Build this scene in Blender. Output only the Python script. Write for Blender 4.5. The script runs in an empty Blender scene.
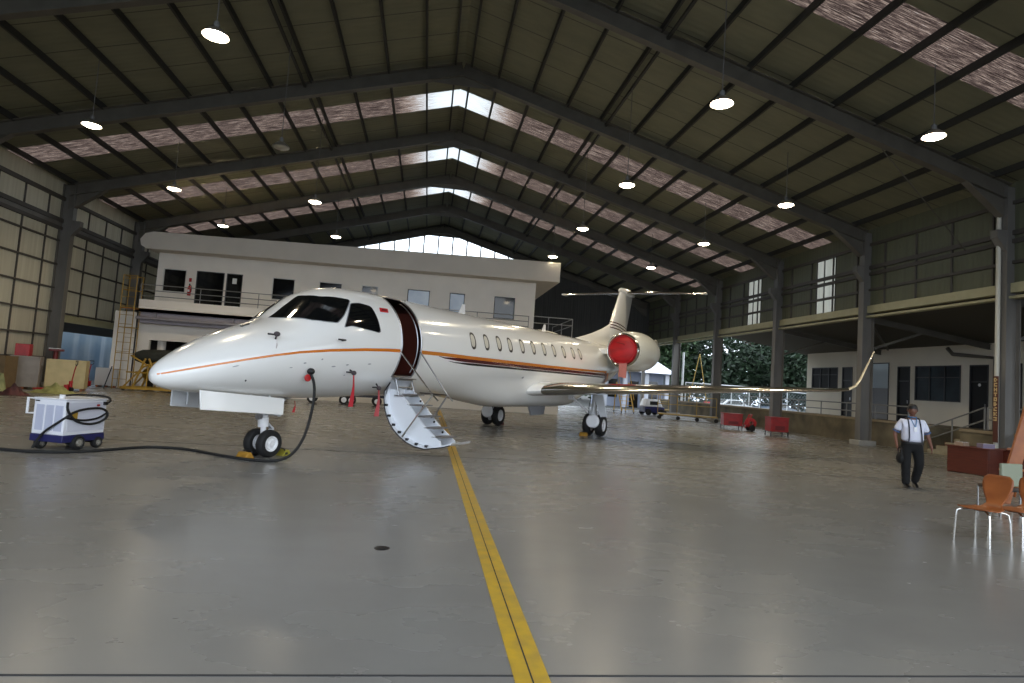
import bpy, bmesh, math, random
from mathutils import Vector, Matrix
random.seed(7)
COL = bpy.context.scene.collection
PI = math.pi

# ------------------------------------------------------------------ materials
def lin(c):
    return tuple((v/255/12.92 if v/255 <= .04045 else ((v/255+.055)/1.055)**2.4) for v in c)

def mat(name, rgb, rough=.5, metal=0., var=0., scale=4., stretch=(1, 1, 1), coat=0., rgb2=None, bump=0., bscale=None, spec=.5, emit=None, estr=0., rvar=0.):
    m = bpy.data.materials.new(name); m.use_nodes = True
    nt = m.node_tree; b = nt.nodes['Principled BSDF']
    c = lin(rgb)
    b.inputs['Base Color'].default_value = (*c, 1)
    b.inputs['Roughness'].default_value = rough
    b.inputs['Metallic'].default_value = metal
    b.inputs['Specular IOR Level'].default_value = spec
    if coat: b.inputs['Coat Weight'].default_value = coat; b.inputs['Coat Roughness'].default_value = .06
    if emit: b.inputs['Emission Color'].default_value = (*lin(emit), 1); b.inputs['Emission Strength'].default_value = estr
    if var or rgb2 or bump or rvar:
        tc = nt.nodes.new('ShaderNodeTexCoord'); mp = nt.nodes.new('ShaderNodeMapping')
        mp.inputs['Scale'].default_value = stretch
        nt.links.new(tc.outputs['Object'], mp.inputs['Vector'])
        n = nt.nodes.new('ShaderNodeTexNoise'); n.inputs['Scale'].default_value = scale; n.inputs['Detail'].default_value = 5
        nt.links.new(mp.outputs[0], n.inputs['Vector'])
        if var or rgb2:
            r = nt.nodes.new('ShaderNodeValToRGB')
            d = lin(rgb2) if rgb2 else tuple(max(0, v*(1-var)) for v in c)
            r.color_ramp.elements[0].position = .32; r.color_ramp.elements[1].position = .68
            r.color_ramp.elements[0].color = (*d, 1); r.color_ramp.elements[1].color = (*c, 1)
            nt.links.new(n.outputs['Fac'], r.inputs['Fac']); nt.links.new(r.outputs[0], b.inputs['Base Color'])
        if rvar:
            q = nt.nodes.new('ShaderNodeMapRange'); q.inputs['To Min'].default_value = max(.02, rough-rvar); q.inputs['To Max'].default_value = rough+rvar
            nt.links.new(n.outputs['Fac'], q.inputs['Value']); nt.links.new(q.outputs[0], b.inputs['Roughness'])
        if bump:
            bp = nt.nodes.new('ShaderNodeBump'); bp.inputs['Strength'].default_value = bump; bp.inputs['Distance'].default_value = .02
            if bscale:
                n2 = nt.nodes.new('ShaderNodeTexNoise'); n2.inputs['Scale'].default_value = bscale
                nt.links.new(mp.outputs[0], n2.inputs['Vector']); nt.links.new(n2.outputs['Fac'], bp.inputs['Height'])
            else: nt.links.new(n.outputs['Fac'], bp.inputs['Height'])
            nt.links.new(bp.outputs[0], b.inputs['Normal'])
    return m

def sheet_mat(name, rgb, rgb2, axis, period, streak, rough=.6, joint=None, jaxis=1, jdark=.45, trans=0.):
    """corrugated sheet: wave bump along `axis`, streaky colour, thin joint lines every `joint` metres"""
    m = bpy.data.materials.new(name); m.use_nodes = True
    nt = m.node_tree; L = nt.links.new; b = nt.nodes['Principled BSDF']; N = nt.nodes.new
    b.inputs['Roughness'].default_value = rough
    tc = N('ShaderNodeTexCoord'); mp = N('ShaderNodeMapping'); mp.inputs['Scale'].default_value = streak
    L(tc.outputs['Object'], mp.inputs['Vector'])
    n = N('ShaderNodeTexNoise'); n.inputs['Scale'].default_value = 2.2; n.inputs['Detail'].default_value = 6
    L(mp.outputs[0], n.inputs['Vector'])
    r = N('ShaderNodeValToRGB'); r.color_ramp.elements[0].position = .3; r.color_ramp.elements[1].position = .7
    r.color_ramp.elements[0].color = (*lin(rgb2), 1); r.color_ramp.elements[1].color = (*lin(rgb), 1)
    L(n.outputs['Fac'], r.inputs['Fac'])
    sp = N('ShaderNodeSeparateXYZ'); L(tc.outputs['Object'], sp.inputs[0])
    s = N('ShaderNodeMath'); s.operation = 'MULTIPLY'; s.inputs[1].default_value = 2*PI/period; L(sp.outputs[axis], s.inputs[0])
    w = N('ShaderNodeMath'); w.operation = 'SINE'; L(s.outputs[0], w.inputs[0])
    bp = N('ShaderNodeBump'); bp.inputs['Strength'].default_value = .18; bp.inputs['Distance'].default_value = .02
    L(w.outputs[0], bp.inputs['Height']); L(bp.outputs[0], b.inputs['Normal'])
    out = r.outputs[0]
    if joint:
        q = N('ShaderNodeMath'); q.operation = 'DIVIDE'; q.inputs[1].default_value = joint; L(sp.outputs[jaxis], q.inputs[0])
        f = N('ShaderNodeMath'); f.operation = 'FRACT'; L(q.outputs[0], f.inputs[0])
        g = N('ShaderNodeMath'); g.operation = 'LESS_THAN'; g.inputs[1].default_value = .045/joint; L(f.outputs[0], g.inputs[0])
        mx = N('ShaderNodeMix'); mx.data_type = 'RGBA'; L(g.outputs[0], mx.inputs['Factor']); L(out, mx.inputs['A'])
        mx.inputs['B'].default_value = (*[v*jdark for v in lin(rgb2)], 1)
        out = mx.outputs['Result']
    L(out, b.inputs['Base Color'])
    if trans:
        t = N('ShaderNodeBsdfTranslucent'); L(out, t.inputs['Color'])
        ms = N('ShaderNodeMixShader'); ms.inputs[0].default_value = trans
        L(b.outputs[0], ms.inputs[1]); L(t.outputs[0], ms.inputs[2])
        L(ms.outputs[0], nt.nodes['Material Output'].inputs['Surface'])
    return m

# ------------------------------------------------------------------ mesh builder
class MB:
    def __init__(self): self.v = []; self.f = []
    def add(self, vs, fs):
        o = len(self.v); self.v += [tuple(p) for p in vs]; self.f += [tuple(i+o for i in q) for q in fs]; return self
    def box(self, x0, x1, y0, y1, z0, z1):
        return self.add([(x, y, z) for z in (z0, z1) for y in (y0, y1) for x in (x0, x1)],
                        [(0, 2, 3, 1), (4, 5, 7, 6), (0, 1, 5, 4), (2, 6, 7, 3), (0, 4, 6, 2), (1, 3, 7, 5)])
    def obox(self, c, size, M=None):
        M = M or Matrix.Identity(3); c = Vector(c); h = [s/2 for s in size]
        vs = [c + M @ Vector((x*h[0], y*h[1], z*h[2])) for z in (-1, 1) for y in (-1, 1) for x in (-1, 1)]
        return self.add(vs, [(0, 2, 3, 1), (4, 5, 7, 6), (0, 1, 5, 4), (2, 6, 7, 3), (0, 4, 6, 2), (1, 3, 7, 5)])
    def hexa(self, q):     # 8 points: bottom loop 4, top loop 4
        return self.add(q, [(3, 2, 1, 0), (4, 5, 6, 7), (0, 1, 5, 4), (1, 2, 6, 5), (2, 3, 7, 6), (3, 0, 4, 7)])
    def bar(self, p0, p1, w, h, up=(0, 0, 1)):
        p0, p1 = Vector(p0), Vector(p1); d = (p1-p0).normalized(); u = Vector(up)
        s = d.cross(u)
        if s.length < 1e-4: s = d.cross(Vector((1, 0, 0)))
        s.normalize(); u = s.cross(d)
        q = [p + s*a*w/2 + u*b*h/2 for p in (p0, p1) for a, b in ((-1, -1), (1, -1), (1, 1), (-1, 1))]
        return self.hexa(q)
    def ring(self, c, ax, r, n, ref=None):
        ax = Vector(ax).normalized(); ref = Vector(ref) if ref is not None else (Vector((0, 0, 1)) if abs(ax.z) < .9 else Vector((1, 0, 0)))
        a = ax.cross(ref).normalized(); b = ax.cross(a)
        return [Vector(c) + (a*math.cos(2*PI*i/n) + b*math.sin(2*PI*i/n))*r for i in range(n)]
    def loft(self, rings, cap=True, close=True, loop=False):
        n = len(rings[0]); o = len(self.v); fs = []
        vs = [p for r in rings for p in r]; m = len(rings)
        for i in range(m if loop else m-1):
            for j in range(n if close else n-1):
                k = (j+1) % n; i2 = (i+1) % m
                fs.append((i*n+j, i*n+k, i2*n+k, i2*n+j))
        if cap and not loop:
            fs.append(tuple(range(n-1, -1, -1))); fs.append(tuple((m-1)*n+j for j in range(n)))
        return self.add(vs, fs)
    def cyl(self, p0, p1, r0, r1=None, n=14, cap=True):
        r1 = r0 if r1 is None else r1; d = Vector(p1)-Vector(p0)
        return self.loft([self.ring(p0, d, r0, n), self.ring(p1, d, r1, n)], cap)
    def lathe(self, prof, o=(0, 0, 0), ax=(0, 0, 1), n=24, cap=False):
        o = Vector(o); ax = Vector(ax).normalized()
        return self.loft([self.ring(o+ax*h, ax, max(r, 1e-4), n) for r, h in prof], cap)
    def tube(self, pts, r, n=8, closed=False, cap=True, smooth=0):
        P = [Vector(p) for p in pts]
        for _ in range(smooth):
            Q = []
            m = len(P)
            for i in range(m if closed else m-1):
                a, b = P[i], P[(i+1) % m]; Q += [a*.75+b*.25, a*.25+b*.75]
            if not closed: Q = [P[0]]+Q+[P[-1]]
            P = Q
        rs = []; ref = None; m = len(P)
        for i, p in enumerate(P):
            a = P[(i-1) % m] if (closed or i > 0) else p; b = P[(i+1) % m] if (closed or i < m-1) else p
            d = (b-a).normalized()
            if ref is None: ref = Vector((0, 0, 1)) if abs(d.z) < .9 else Vector((1, 0, 0))
            s = d.cross(ref).normalized(); ref = s.cross(d).normalized()
            rr = r[i] if isinstance(r, (list, tuple)) else r
            rs.append([p + (s*math.cos(2*PI*j/n)+ref*math.sin(2*PI*j/n))*rr for j in range(n)])
        return self.loft(rs, cap and not closed, True, closed)
    def prism(self, poly, vec):
        n = len(poly); v = Vector(vec); a = [Vector(p) for p in poly]
        return self.add(a+[p+v for p in a], [tuple(range(n-1, -1, -1)), tuple(range(n, 2*n))]+[(i, (i+1) % n, n+(i+1) % n, n+i) for i in range(n)])
    def ball(self, c, r, n=14, m=9, M=None):
        r = (r, r, r) if not isinstance(r, (tuple, list)) else r; c = Vector(c); rings = []
        for i in range(m+1):
            t = PI*i/m
            rg = []
            for j in range(n):
                p = Vector((r[0]*math.sin(t)*math.cos(2*PI*j/n), r[1]*math.sin(t)*math.sin(2*PI*j/n), -r[2]*math.cos(t)))
                rg.append(c+(M @ p if M else p))
            rings.append(rg)
        return self.loft(rings, False)
    def quad(self, a, b, c, d): return self.add([a, b, c, d], [(0, 1, 2, 3)])
    def build(self, name, material, parent=None, smooth=True, bevel=0., angle=40, seg=2):
        me = bpy.data.meshes.new(name); me.from_pydata(self.v, [], self.f)
        bm = bmesh.new(); bm.from_mesh(me)
        bmesh.ops.remove_doubles(bm, verts=bm.verts, dist=1e-5)
        bmesh.ops.dissolve_degenerate(bm, edges=bm.edges, dist=1e-6)
        bmesh.ops.recalc_face_normals(bm, faces=bm.faces); bm.to_mesh(me); bm.free()
        if smooth:
            for p in me.polygons: p.use_smooth = True
            me.set_sharp_from_angle(angle=math.radians(angle))
        for m in (material if isinstance(material, (list, tuple)) else [material]): me.materials.append(m)
        o = bpy.data.objects.new(name, me); COL.objects.link(o)
        if parent: o.parent = parent
        if bevel:
            b = o.modifiers.new('bevel', 'BEVEL'); b.width = bevel; b.segments = seg; b.limit_method = 'ANGLE'
        return o

def tag(o, label, cat, group=None, kind=None):
    o['label'] = label; o['category'] = cat
    if group: o['group'] = group
    if kind: o['kind'] = kind
    return o
def thing(name, label, cat, loc=(0, 0, 0), rotz=0., group=None):
    o = bpy.data.objects.new(name, None); COL.objects.link(o); o.empty_display_size = .2
    o.location = loc; o.rotation_euler = (0, 0, rotz)
    return tag(o, label, cat, group)
def copy_tree(o, parent=None):
    c = o.copy(); COL.objects.link(c)
    if parent: c.parent = parent
    for ch in list(o.children): copy_tree(ch, c)
    return c
def struct(o): o['kind'] = 'structure'; return o
def rz(a): return Matrix.Rotation(a, 3, 'Z')

# shared materials
M = dict(
    white_paint=mat('white gloss paint', (232, 233, 236), .22, coat=.6),
    jet_white=mat('jet white lacquer', (238, 238, 236), .2, coat=.7),
    jet_grey=mat('pale grey gear paint', (205, 208, 212), .35, var=.12, scale=6),
    chrome=mat('polished metal', (215, 213, 208), .16, 1., var=.1, scale=3),
    steel=mat('stainless steel', (170, 170, 172), .3, 1.),
    dark_steel=mat('dark steel', (58, 58, 62), .45, .7),
    black=mat('black paint', (18, 18, 20), .5),
    rubber=mat('black rubber', (22, 22, 23), .75, var=.3, scale=8),
    red=mat('red paint', (178, 22, 24), .4, var=.25, scale=5),
    yellow=mat('yellow paint', (214, 168, 30), .45, var=.3, scale=6),
    glass_dark=mat('dark glass', (12, 14, 16), .05, spec=.6),
    white_wall=mat('white wall paint', (232, 226, 217), .75, var=.06, scale=1.2),
    cream=mat('cream paint', (222, 210, 172), .6, var=.1, scale=3),
    wood=mat('orange plywood', (158, 90, 42), .4, rgb2=(132, 70, 32), scale=3, stretch=(1, 8, 1)),
    red_wood=mat('red brown veneer', (92, 40, 26), .4, rgb2=(76, 32, 21), scale=3, stretch=(1, 1, 9)),
    rafter=mat('grey steel paint', (92, 88, 80), .55, var=.25, scale=2),
    rail=mat('grey rail paint', (128, 128, 126), .45, .3),
    skin=mat('skin', (112, 72, 54), .5),
)
LAMP_W = 110.0
SKY_STR = 3.25
# ------------------------------------------------------------------ setting
XR, RZ, SL = .51, 13.84, .278          # ridge line, underside of rafters at ridge, roof slope
WL, WR = -17.4, 18.9                   # cladding planes
Y0, Y1 = -2.7, 50.4
FR = [-2.6, 4.0, 10.6, 17.18, 23.7, 30.3, 37.2, 43.8, 50.3]
def zr(x, off=0): return RZ+off-SL*abs(x-XR)

def floor_mat():
    m = bpy.data.materials.new('polished concrete'); m.use_nodes = True
    nt = m.node_tree; L = nt.links.new; N = nt.nodes.new; b = nt.nodes['Principled BSDF']
    tc = N('ShaderNodeTexCoord')
    def noise(sc, det, st):
        mp = N('ShaderNodeMapping'); mp.inputs['Scale'].default_value = st; mp.inputs['Rotation'].default_value = (0, 0, .5)
        L(tc.outputs['Object'], mp.inputs[0]); n = N('ShaderNodeTexNoise'); n.inputs['Scale'].default_value = sc; n.inputs['Detail'].default_value = det
        L(mp.outputs[0], n.inputs[0]); return n
    n1 = noise(.3, 3, (1, 1, 1)); n2 = noise(1.5, 6, (.7, 1.2, 1))
    m1 = N('ShaderNodeMath'); m1.operation = 'MULTIPLY_ADD'; m1.inputs[1].default_value = .5; L(n2.outputs[0], m1.inputs[0])
    m2 = N('ShaderNodeMath'); m2.operation = 'MULTIPLY'; m2.inputs[1].default_value = .5; L(n1.outputs[0], m2.inputs[0]); L(m2.outputs[0], m1.inputs[2])
    r = N('ShaderNodeValToRGB'); e = r.color_ramp.elements
    e[0].position = .2; e[0].color = (*lin((120, 118, 114)), 1); e[1].position = .8; e[1].color = (*lin((136, 134, 129)), 1)
    L(m1.outputs[0], r.inputs[0]); L(r.outputs[0], b.inputs['Base Color'])
    mr = N('ShaderNodeMapRange'); mr.inputs['From Min'].default_value = .3; mr.inputs['From Max'].default_value = .7
    mr.inputs['To Min'].default_value = .24; mr.inputs['To Max'].default_value = .3
    L(m1.outputs[0], mr.inputs[0]); L(mr.outputs[0], b.inputs['Roughness'])
    return m
MF = floor_mat()
fl = MB()
fl.quad((WL-.2, Y0, 0), (20, Y0, 0), (20, Y1, 0), (WL-.2, Y1, 0))
struct(fl.build('floor', MF, smooth=False))
# expansion joints cut across the slab, and the painted guide line with its saw cut
mj = mat('joint filler', (48, 48, 50), .8)
for yj in (3.51, 13.0, 22.5):
    struct(MB().box(WL, 19.9, yj-.008, yj+.008, 0, .0035).build('trim_1', mj, smooth=False))
my = mat('worn yellow floor paint', (206, 166, 34), .4, rgb2=(176, 144, 52), scale=7, rvar=.1)
gl = MB().box(.62, .825, -2.6, 31, .0, .004).build('floor_guide_line', my, smooth=False)
tag(gl, 'long yellow guide line painted along the grey hangar floor', 'floor marking')
MB().box(.718, .727, -2.6, 31, .004, .006).build('saw_cut', mj, gl, smooth=False)
dr = MB().lathe([(.0, .006), (.065, .006), (.075, .0)], (-.3, 6.0, 0), n=20).build('floor_drain', M['black'])
tag(dr, 'small round black drain cover in the bare floor left of the yellow line', 'drain')

# ground outside
mg = mat('outdoor concrete', (62, 63, 58), .9, var=.2, scale=.3)
struct(MB().quad((-90, -70, -.03), (120, -70, -.03), (120, 150, -.03), (-90, 150, -.03)).build('ground', mg, smooth=False))

# roof sheets, split round the skylight strips
mroof = sheet_mat('olive roof sheet', (119, 118, 97), (109, 109, 90), 1, .25, (.4, 1.2, 1), .65, 1.55, 1, .35)
SKY = [(12.85, 14.3), (26.3, 27.95), (33.2, 34.9), (39.75, 41.4)]
cuts = [Y0]+[v for p in SKY for v in p]+[Y1]
OFF = .74
rf = MB()
for k in range(0, len(cuts), 2):
    a, b = cuts[k], cuts[k+1]
    for xe in (WL-.3, WR+.3):
        q = [(XR, a, zr(XR, OFF)), (xe, a, zr(xe, OFF)), (xe, b, zr(xe, OFF)), (XR, b, zr(XR, OFF))]
        rf.add(q+[(p[0], p[1], p[2]+.05) for p in q], [(0, 1, 2, 3), (4, 7, 6, 5), (0, 4, 5, 1), (1, 5, 6, 2), (2, 6, 7, 3), (3, 7, 4, 0)])
struct(rf.build('ceiling', mroof, smooth=False))

def skylight_mat():
    m = bpy.data.materials.new('dirty translucent sheet'); m.use_nodes = True
    nt = m.node_tree; L = nt.links.new; N = nt.nodes.new; nt.nodes.remove(nt.nodes['Principled BSDF'])
    tc = N('ShaderNodeTexCoord'); mp = N('ShaderNodeMapping'); mp.inputs['Scale'].default_value = (.8, 13, 1); L(tc.outputs['Object'], mp.inputs[0])
    n = N('ShaderNodeTexNoise'); n.inputs['Scale'].default_value = 2.4; n.inputs['Detail'].default_value = 7; n.inputs['Roughness'].default_value = .75; L(mp.outputs[0], n.inputs[0])
    sp = N('ShaderNodeSeparateXYZ'); L(tc.outputs['Object'], sp.inputs[0])
    s1 = N('ShaderNodeMath'); s1.operation = 'SUBTRACT'; s1.inputs[1].default_value = XR; L(sp.outputs[0], s1.inputs[0])
    ab = N('ShaderNodeMath'); ab.operation = 'ABSOLUTE'; L(s1.outputs[0], ab.inputs[0])
    mr = N('ShaderNodeMapRange'); mr.inputs['From Min'].default_value = .6; mr.inputs['From Max'].default_value = 2.8
    mr.inputs['To Min'].default_value = .36; mr.inputs['To Max'].default_value = -.03; L(ab.outputs[0], mr.inputs[0])
    ad = N('ShaderNodeMath'); ad.operation = 'ADD'; L(n.outputs[0], ad.inputs[0]); L(mr.outputs[0], ad.inputs[1])
    r = N('ShaderNodeValToRGB'); e = r.color_ramp.elements
    e[0].position = .36; e[0].color = (*lin((30, 23, 20)), 1); e[1].position = .8; e[1].color = (*lin((190, 192, 190)), 1)
    k = r.color_ramp.elements.new(.47); k.color = (*lin((62, 50, 45)), 1); k = r.color_ramp.elements.new(.58); k.color = (*lin((122, 103, 90)), 1)
    L(ad.outputs[0], r.inputs[0])
    t = N('ShaderNodeBsdfTranslucent'); d = N('ShaderNodeBsdfDiffuse'); L(r.outputs[0], t.inputs[0]); L(r.outputs[0], d.inputs[0])
    ms = N('ShaderNodeMixShader'); ms.inputs[0].default_value = .25; L(t.outputs[0], ms.inputs[1]); L(d.outputs[0], ms.inputs[2])
    L(ms.outputs[0], nt.nodes['Material Output'].inputs[0])
    return m
msky = skylight_mat()
wn = [0]
def wname(): wn[0] += 1; return 'window_%d' % wn[0]
for a, b in SKY:
    for xe in (WL-.3, WR+.3):
        o = MB()
        xs = [XR+(xe-XR)*i/12 for i in range(13)]
        o.add([(x, y, zr(x, OFF)) for x in xs for y in (a, b)], [(2*i, 2*i+1, 2*i+3, 2*i+2) for i in range(12)])
        struct(o.build(wname(), msky, smooth=False))

# purlins (each runs the whole roof), ridge pair, eave gutters
mp_ = mat('dark purlin steel', (46, 46, 44), .7)
for sgn, xe in ((-1, WL), (1, WR)):
    for k in range(13):
        x = XR+sgn*(.33 if k == 0 else 1.46*k)
        if abs(x-XR) > abs(xe-XR)-.1: continue
        struct(MB().bar((x, Y0+.05, zr(x, .62)), (x, Y1-.05, zr(x, .62)), .075, .22, (0, 0, 1)).build('roof_purlin', mp_, smooth=False))
    x = XR+sgn*6.05
    struct(MB().bar((x, Y0+.05, zr(x, .42)), (x, Y1-.05, zr(x, .42)), .09, .09).build('cable_conduit', mp_, smooth=False))
# portal frames: two I-section rafters with haunches, and two columns
MR = M['rafter']
def i_beam(mb, a, b, d, w, t=.03, up=(0, 0, 1)):
    a, b, u = Vector(a), Vector(b), Vector(up); dr_ = (b-a).normalized(); u = (u-dr_*u.dot(dr_)).normalized()
    mb.bar(a, b, t, d, u); mb.bar(a-u*(d/2-t/2), b-u*(d/2-t/2), w, t, u); mb.bar(a+u*(d/2-t/2), b+u*(d/2-t/2), w, t, u)
mcol = mat('column paint', (112, 109, 104), .5, rgb2=(92, 90, 86), scale=1.5, stretch=(1, 1, .3))
mfoot = mat('pale concrete', (150, 148, 142), .8, var=.2, scale=3)
for k, y in enumerate(FR):
    m_ = MB()
    for xe in (WL+.25, WR-.3):
        i_beam(m_, (XR, y, zr(XR, .27)), (xe, y, zr(xe, .27)), .54, .26)
        s = 1 if xe > 0 else -1
        # haunch gusset under the eave end, apex gusset under the ridge
        x1 = xe-s*1.6; m_.prism([(x1, y-.02, zr(x1)), (xe, y-.02, zr(xe)), (xe, y-.02, zr(xe)-.65)], (0, .04, 0))
        m_.bar((x1, y, zr(x1)), (xe-s*.25, y, zr(xe)-.6), .26, .03)
        x2 = XR+s*1.3; m_.prism([(XR, y-.02, zr(XR)), (x2, y-.02, zr(x2)), (x2-s*.2, y-.02, zr(x2)-.03), (XR, y-.02, zr(x2)-.03)], (0, .04, 0))
    struct(m_.build('roof_rafter', MR, smooth=False))
    if y in (50.3,): continue
    for side, xc in ((-1, -17.1), (1, 18.74)):
        if side < 0 and y > 34 and y < 37: continue
        c = MB(); z1 = zr(xc, .5)
        c.box(xc-.26, xc+.26, y-.012, y+.012, 0, z1)
        for q in (-1, 1): c.box(xc+q*.26-.015, xc+q*.26+.015, y-.15, y+.15, 0, z1)
        # crane corbel
        c.prism([(xc-side*.26, y-.13, 7.75), (xc-side*.62, y-.13, 7.75), (xc-side*.62, y-.13, 7.5), (xc-side*.26, y-.13, 7.05)], (0, .26, 0))
        col = struct(c.build('steel_column', mcol, smooth=False))
        struct(MB().box(xc-.42, xc+.4, y-.3, y+.3, 0, .22).build('column_footing', mfoot, col, bevel=.02))

# ---- side walls
mleft = sheet_mat('cream wall sheet', (202, 198, 182), (186, 181, 164), 1, .2, (1, 3.5, .12), .6, None, trans=.18)
mright = sheet_mat('khaki wall sheet', (96, 99, 79), (86, 89, 71), 1, .2, (1, 3, .15), .6, None, trans=0.)
mgirt = mat('dark girt steel', (72, 68, 64), .6)
mhead = mat('khaki channel paint', (168, 164, 132), .55, var=.12, scale=3)
lw = MB()
OY0, OY1, OZ = 30.75, 36.7, 3.35           # opening in the left wall
lw.box(WL-.06, WL, Y0, OY0, 0, 9.6); lw.box(WL-.06, WL, OY1, Y1, 0, 9.6); lw.box(WL-.06, WL, OY0, OY1, OZ, 9.6)
struct(lw.build('wall_left', mleft, smooth=False))
for z in (6.78, 5.68, 4.58, 3.48, 2.4, 1.36):
    segs = [(Y0, Y1)] if z > OZ else [(Y0, OY0), (OY1, Y1)]
    for a, b in segs: struct(MB().box(WL, WL+.1, a, b, z-.036, z+.036).build('wall_girt', mgirt, smooth=False))
for z, h in ((7.72, .09), (7.36, .07), (8.75, .08)):
    struct(MB().box(WL, WL+.14, Y0, Y1, z-h, z+h).build('wall_girt', mgirt, smooth=False))
struct(MB().box(WL, WL+.07, Y0, Y1, 7.42, 7.66).build('crane_girder', mcol, smooth=False))
y = -1.5
while y < Y1:
    lo = OZ if OY0 < y < OY1 else 0
    struct(MB().box(WL, WL+.06, y-.026, y+.026, lo, 8.7).build('wall_post', mgirt, smooth=False)); y += 1.62
struct(MB().box(WL-.1, WL+.12, OY0-.05, OY1+.05, OZ-.28, OZ+.06).build('trim_2', mhead, smooth=False))
for y in (OY0, OY1): struct(MB().box(WL-.1, WL+.12, y-.07, y+.07, 0, OZ).build('trim_3', mcol, smooth=False))

# right wall: cladding hangs from the eave down to a channel, open below; two translucent panels
PN = [(26.0, 27.4), (32.45, 33.9)]; ZB = 5.85
rw = MB(); ys = [Y0]+[v for p in PN for v in p]+[Y1]
for k in range(0, len(ys), 2): rw.box(WR, WR+.06, ys[k], ys[k+1], ZB, 9.5)
for a, b in PN: rw.box(WR, WR+.06, a, b, 8.72, 9.5)
struct(rw.build('wall_right', mright, smooth=False))
mpan = sheet_mat('milky panel', (226, 226, 220), (205, 204, 196), 1, .2, (1, 3, .2), .4, None, trans=.62)
for a, b in PN:
    w = struct(MB().box(WR+.02, WR+.04, a, b, 6.04, 8.72).build(wname(), mpan, smooth=False))
    f = MB()
    for z in (6.04, 6.72, 7.5, 8.7): f.box(WR-.02, WR+.02, a, b, z-.035, z+.035)
    for yy in (a, a+(b-a)*.6, b): f.box(WR-.02, WR+.02, yy-.025, yy+.025, 6.04, 8.72)
    f.build('window_frame', mgirt, w, smooth=False)
for z, h in ((6.74, .05), (7.73, .08), (7.45, .07), (8.75, .06)):
    struct(MB().box(WR-.1, WR, Y0, Y1, z-h, z+h).build('wall_girt', mgirt, smooth=False))
struct(MB().box(WR-.14, WR+.1, Y0, Y1, 5.72, 6.04).build('trim_4', mhead, smooth=False))
struct(MB().box(WR-.2, WR+.1, Y0, Y1, 5.52, 5.6).build('trim_5', mhead, smooth=False))
y = -1.9
while y < Y1:
    struct(MB().box(WR-.06, WR, y-.03, y+.03, 6.04, 8.7).build('wall_post', mgirt, smooth=False)); y += 1.65
mpipe = mat('pale downpipe', (186, 184, 172), .5)
# a downpipe beside the second and third right-hand columns, the near one with a brown sign board
for y in (17.0,):
    d = MB().tube([(18.38, y+.25, 8.6), (18.38, y+.25, 0)], .07, 12).build('downpipe', mpipe)
    tag(d, {17.0: 'pale round downpipe on the near right column above a brown sign', 23.5: 'pale round downpipe on the column behind the upturned wingtip', 30.1: 'pale round downpipe on the column between the two red cabinets'}[y], 'pipe')
# gable end wall, glazed at the top
mdark = sheet_mat('dark gable sheet', (70, 70, 68), (56, 56, 55), 0, .2, (3, 1, .2), .7, None)
GZ = 9.3
gw = MB()
gw.box(WL, 20, Y1-.02, Y1+.04, 5.3, GZ)
gw.box(WL, 7.5, Y1-.02, Y1+.04, 0, 5.3)
for s, xe in ((-1, XR-7.6), (1, XR+8.0)):
    gw.add([(xe, Y1, GZ), (WL if s < 0 else 20, Y1, GZ), (WL if s < 0 else 20, Y1, zr(WL if s < 0 else 20, .74)), (xe, Y1, zr(xe, .74))], [(0, 1, 2, 3)])
gw.add([(x, Y1-.01, zr(x, k)) for x in (XR-8, XR, XR+8.2) for k in (.0, .76)], [(0, 1, 3, 2), (2, 3, 5, 4)])
struct(gw.build('wall_back', mdark, smooth=False))
mgl = bpy.data.materials.new('clear glazing'); mgl.use_nodes = True
_nt = mgl.node_tree; _nt.nodes.remove(_nt.nodes['Principled BSDF'])
_t = _nt.nodes.new('ShaderNodeBsdfTransparent'); _t.inputs[0].default_value = (.93, .96, .97, 1); _g = _nt.nodes.new('ShaderNodeBsdfGlossy'); _g.inputs['Roughness'].default_value = .02
_m = _nt.nodes.new('ShaderNodeMixShader'); _m.inputs[0].default_value = .05
_nt.links.new(_t.outputs[0], _m.inputs[1]); _nt.links.new(_g.outputs[0], _m.inputs[2]); _nt.links.new(_m.outputs[0], _nt.nodes['Material Output'].inputs[0])
gx = [XR-7.6+i*(15.6/13) for i in range(14)]
w = struct(MB().add([(x, Y1, z) for x in gx for z in (GZ, zr(x, .05))], [(2*i, 2*i+2, 2*i+3, 2*i+1) for i in range(13)]).build(wname(), mgl, smooth=False))
f = MB()
for x in gx: f.box(x-.055, x+.055, Y1-.06, Y1-.02, GZ, zr(x, 0))
f.box(gx[0], gx[-1], Y1-.06, Y1-.02, GZ-.05, GZ+.05)
f.build('window_frame', mgirt, w, smooth=False)
# posts under the open part of the gable
for x in (10.6, 14.5, 18.6): struct(MB().box(x-.12, x+.12, Y1-.15, Y1+.1, 0, 5.4).build('steel_column', mcol, smooth=False))
# wind bracing rod on the right wall
struct(MB().tube([(14.04, 17.25, 10.0), (18.78, 18.9, 7.5)], .018, 6).build('bracing_rod', MR))
# ------------------------------------------------------------------ white two-storey office block at the back left
MW = M['white_wall']; BY = 34.2
mparapet = mat('parapet render', (208, 201, 191), .8, var=.08, scale=1)
ob = MB()
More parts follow.
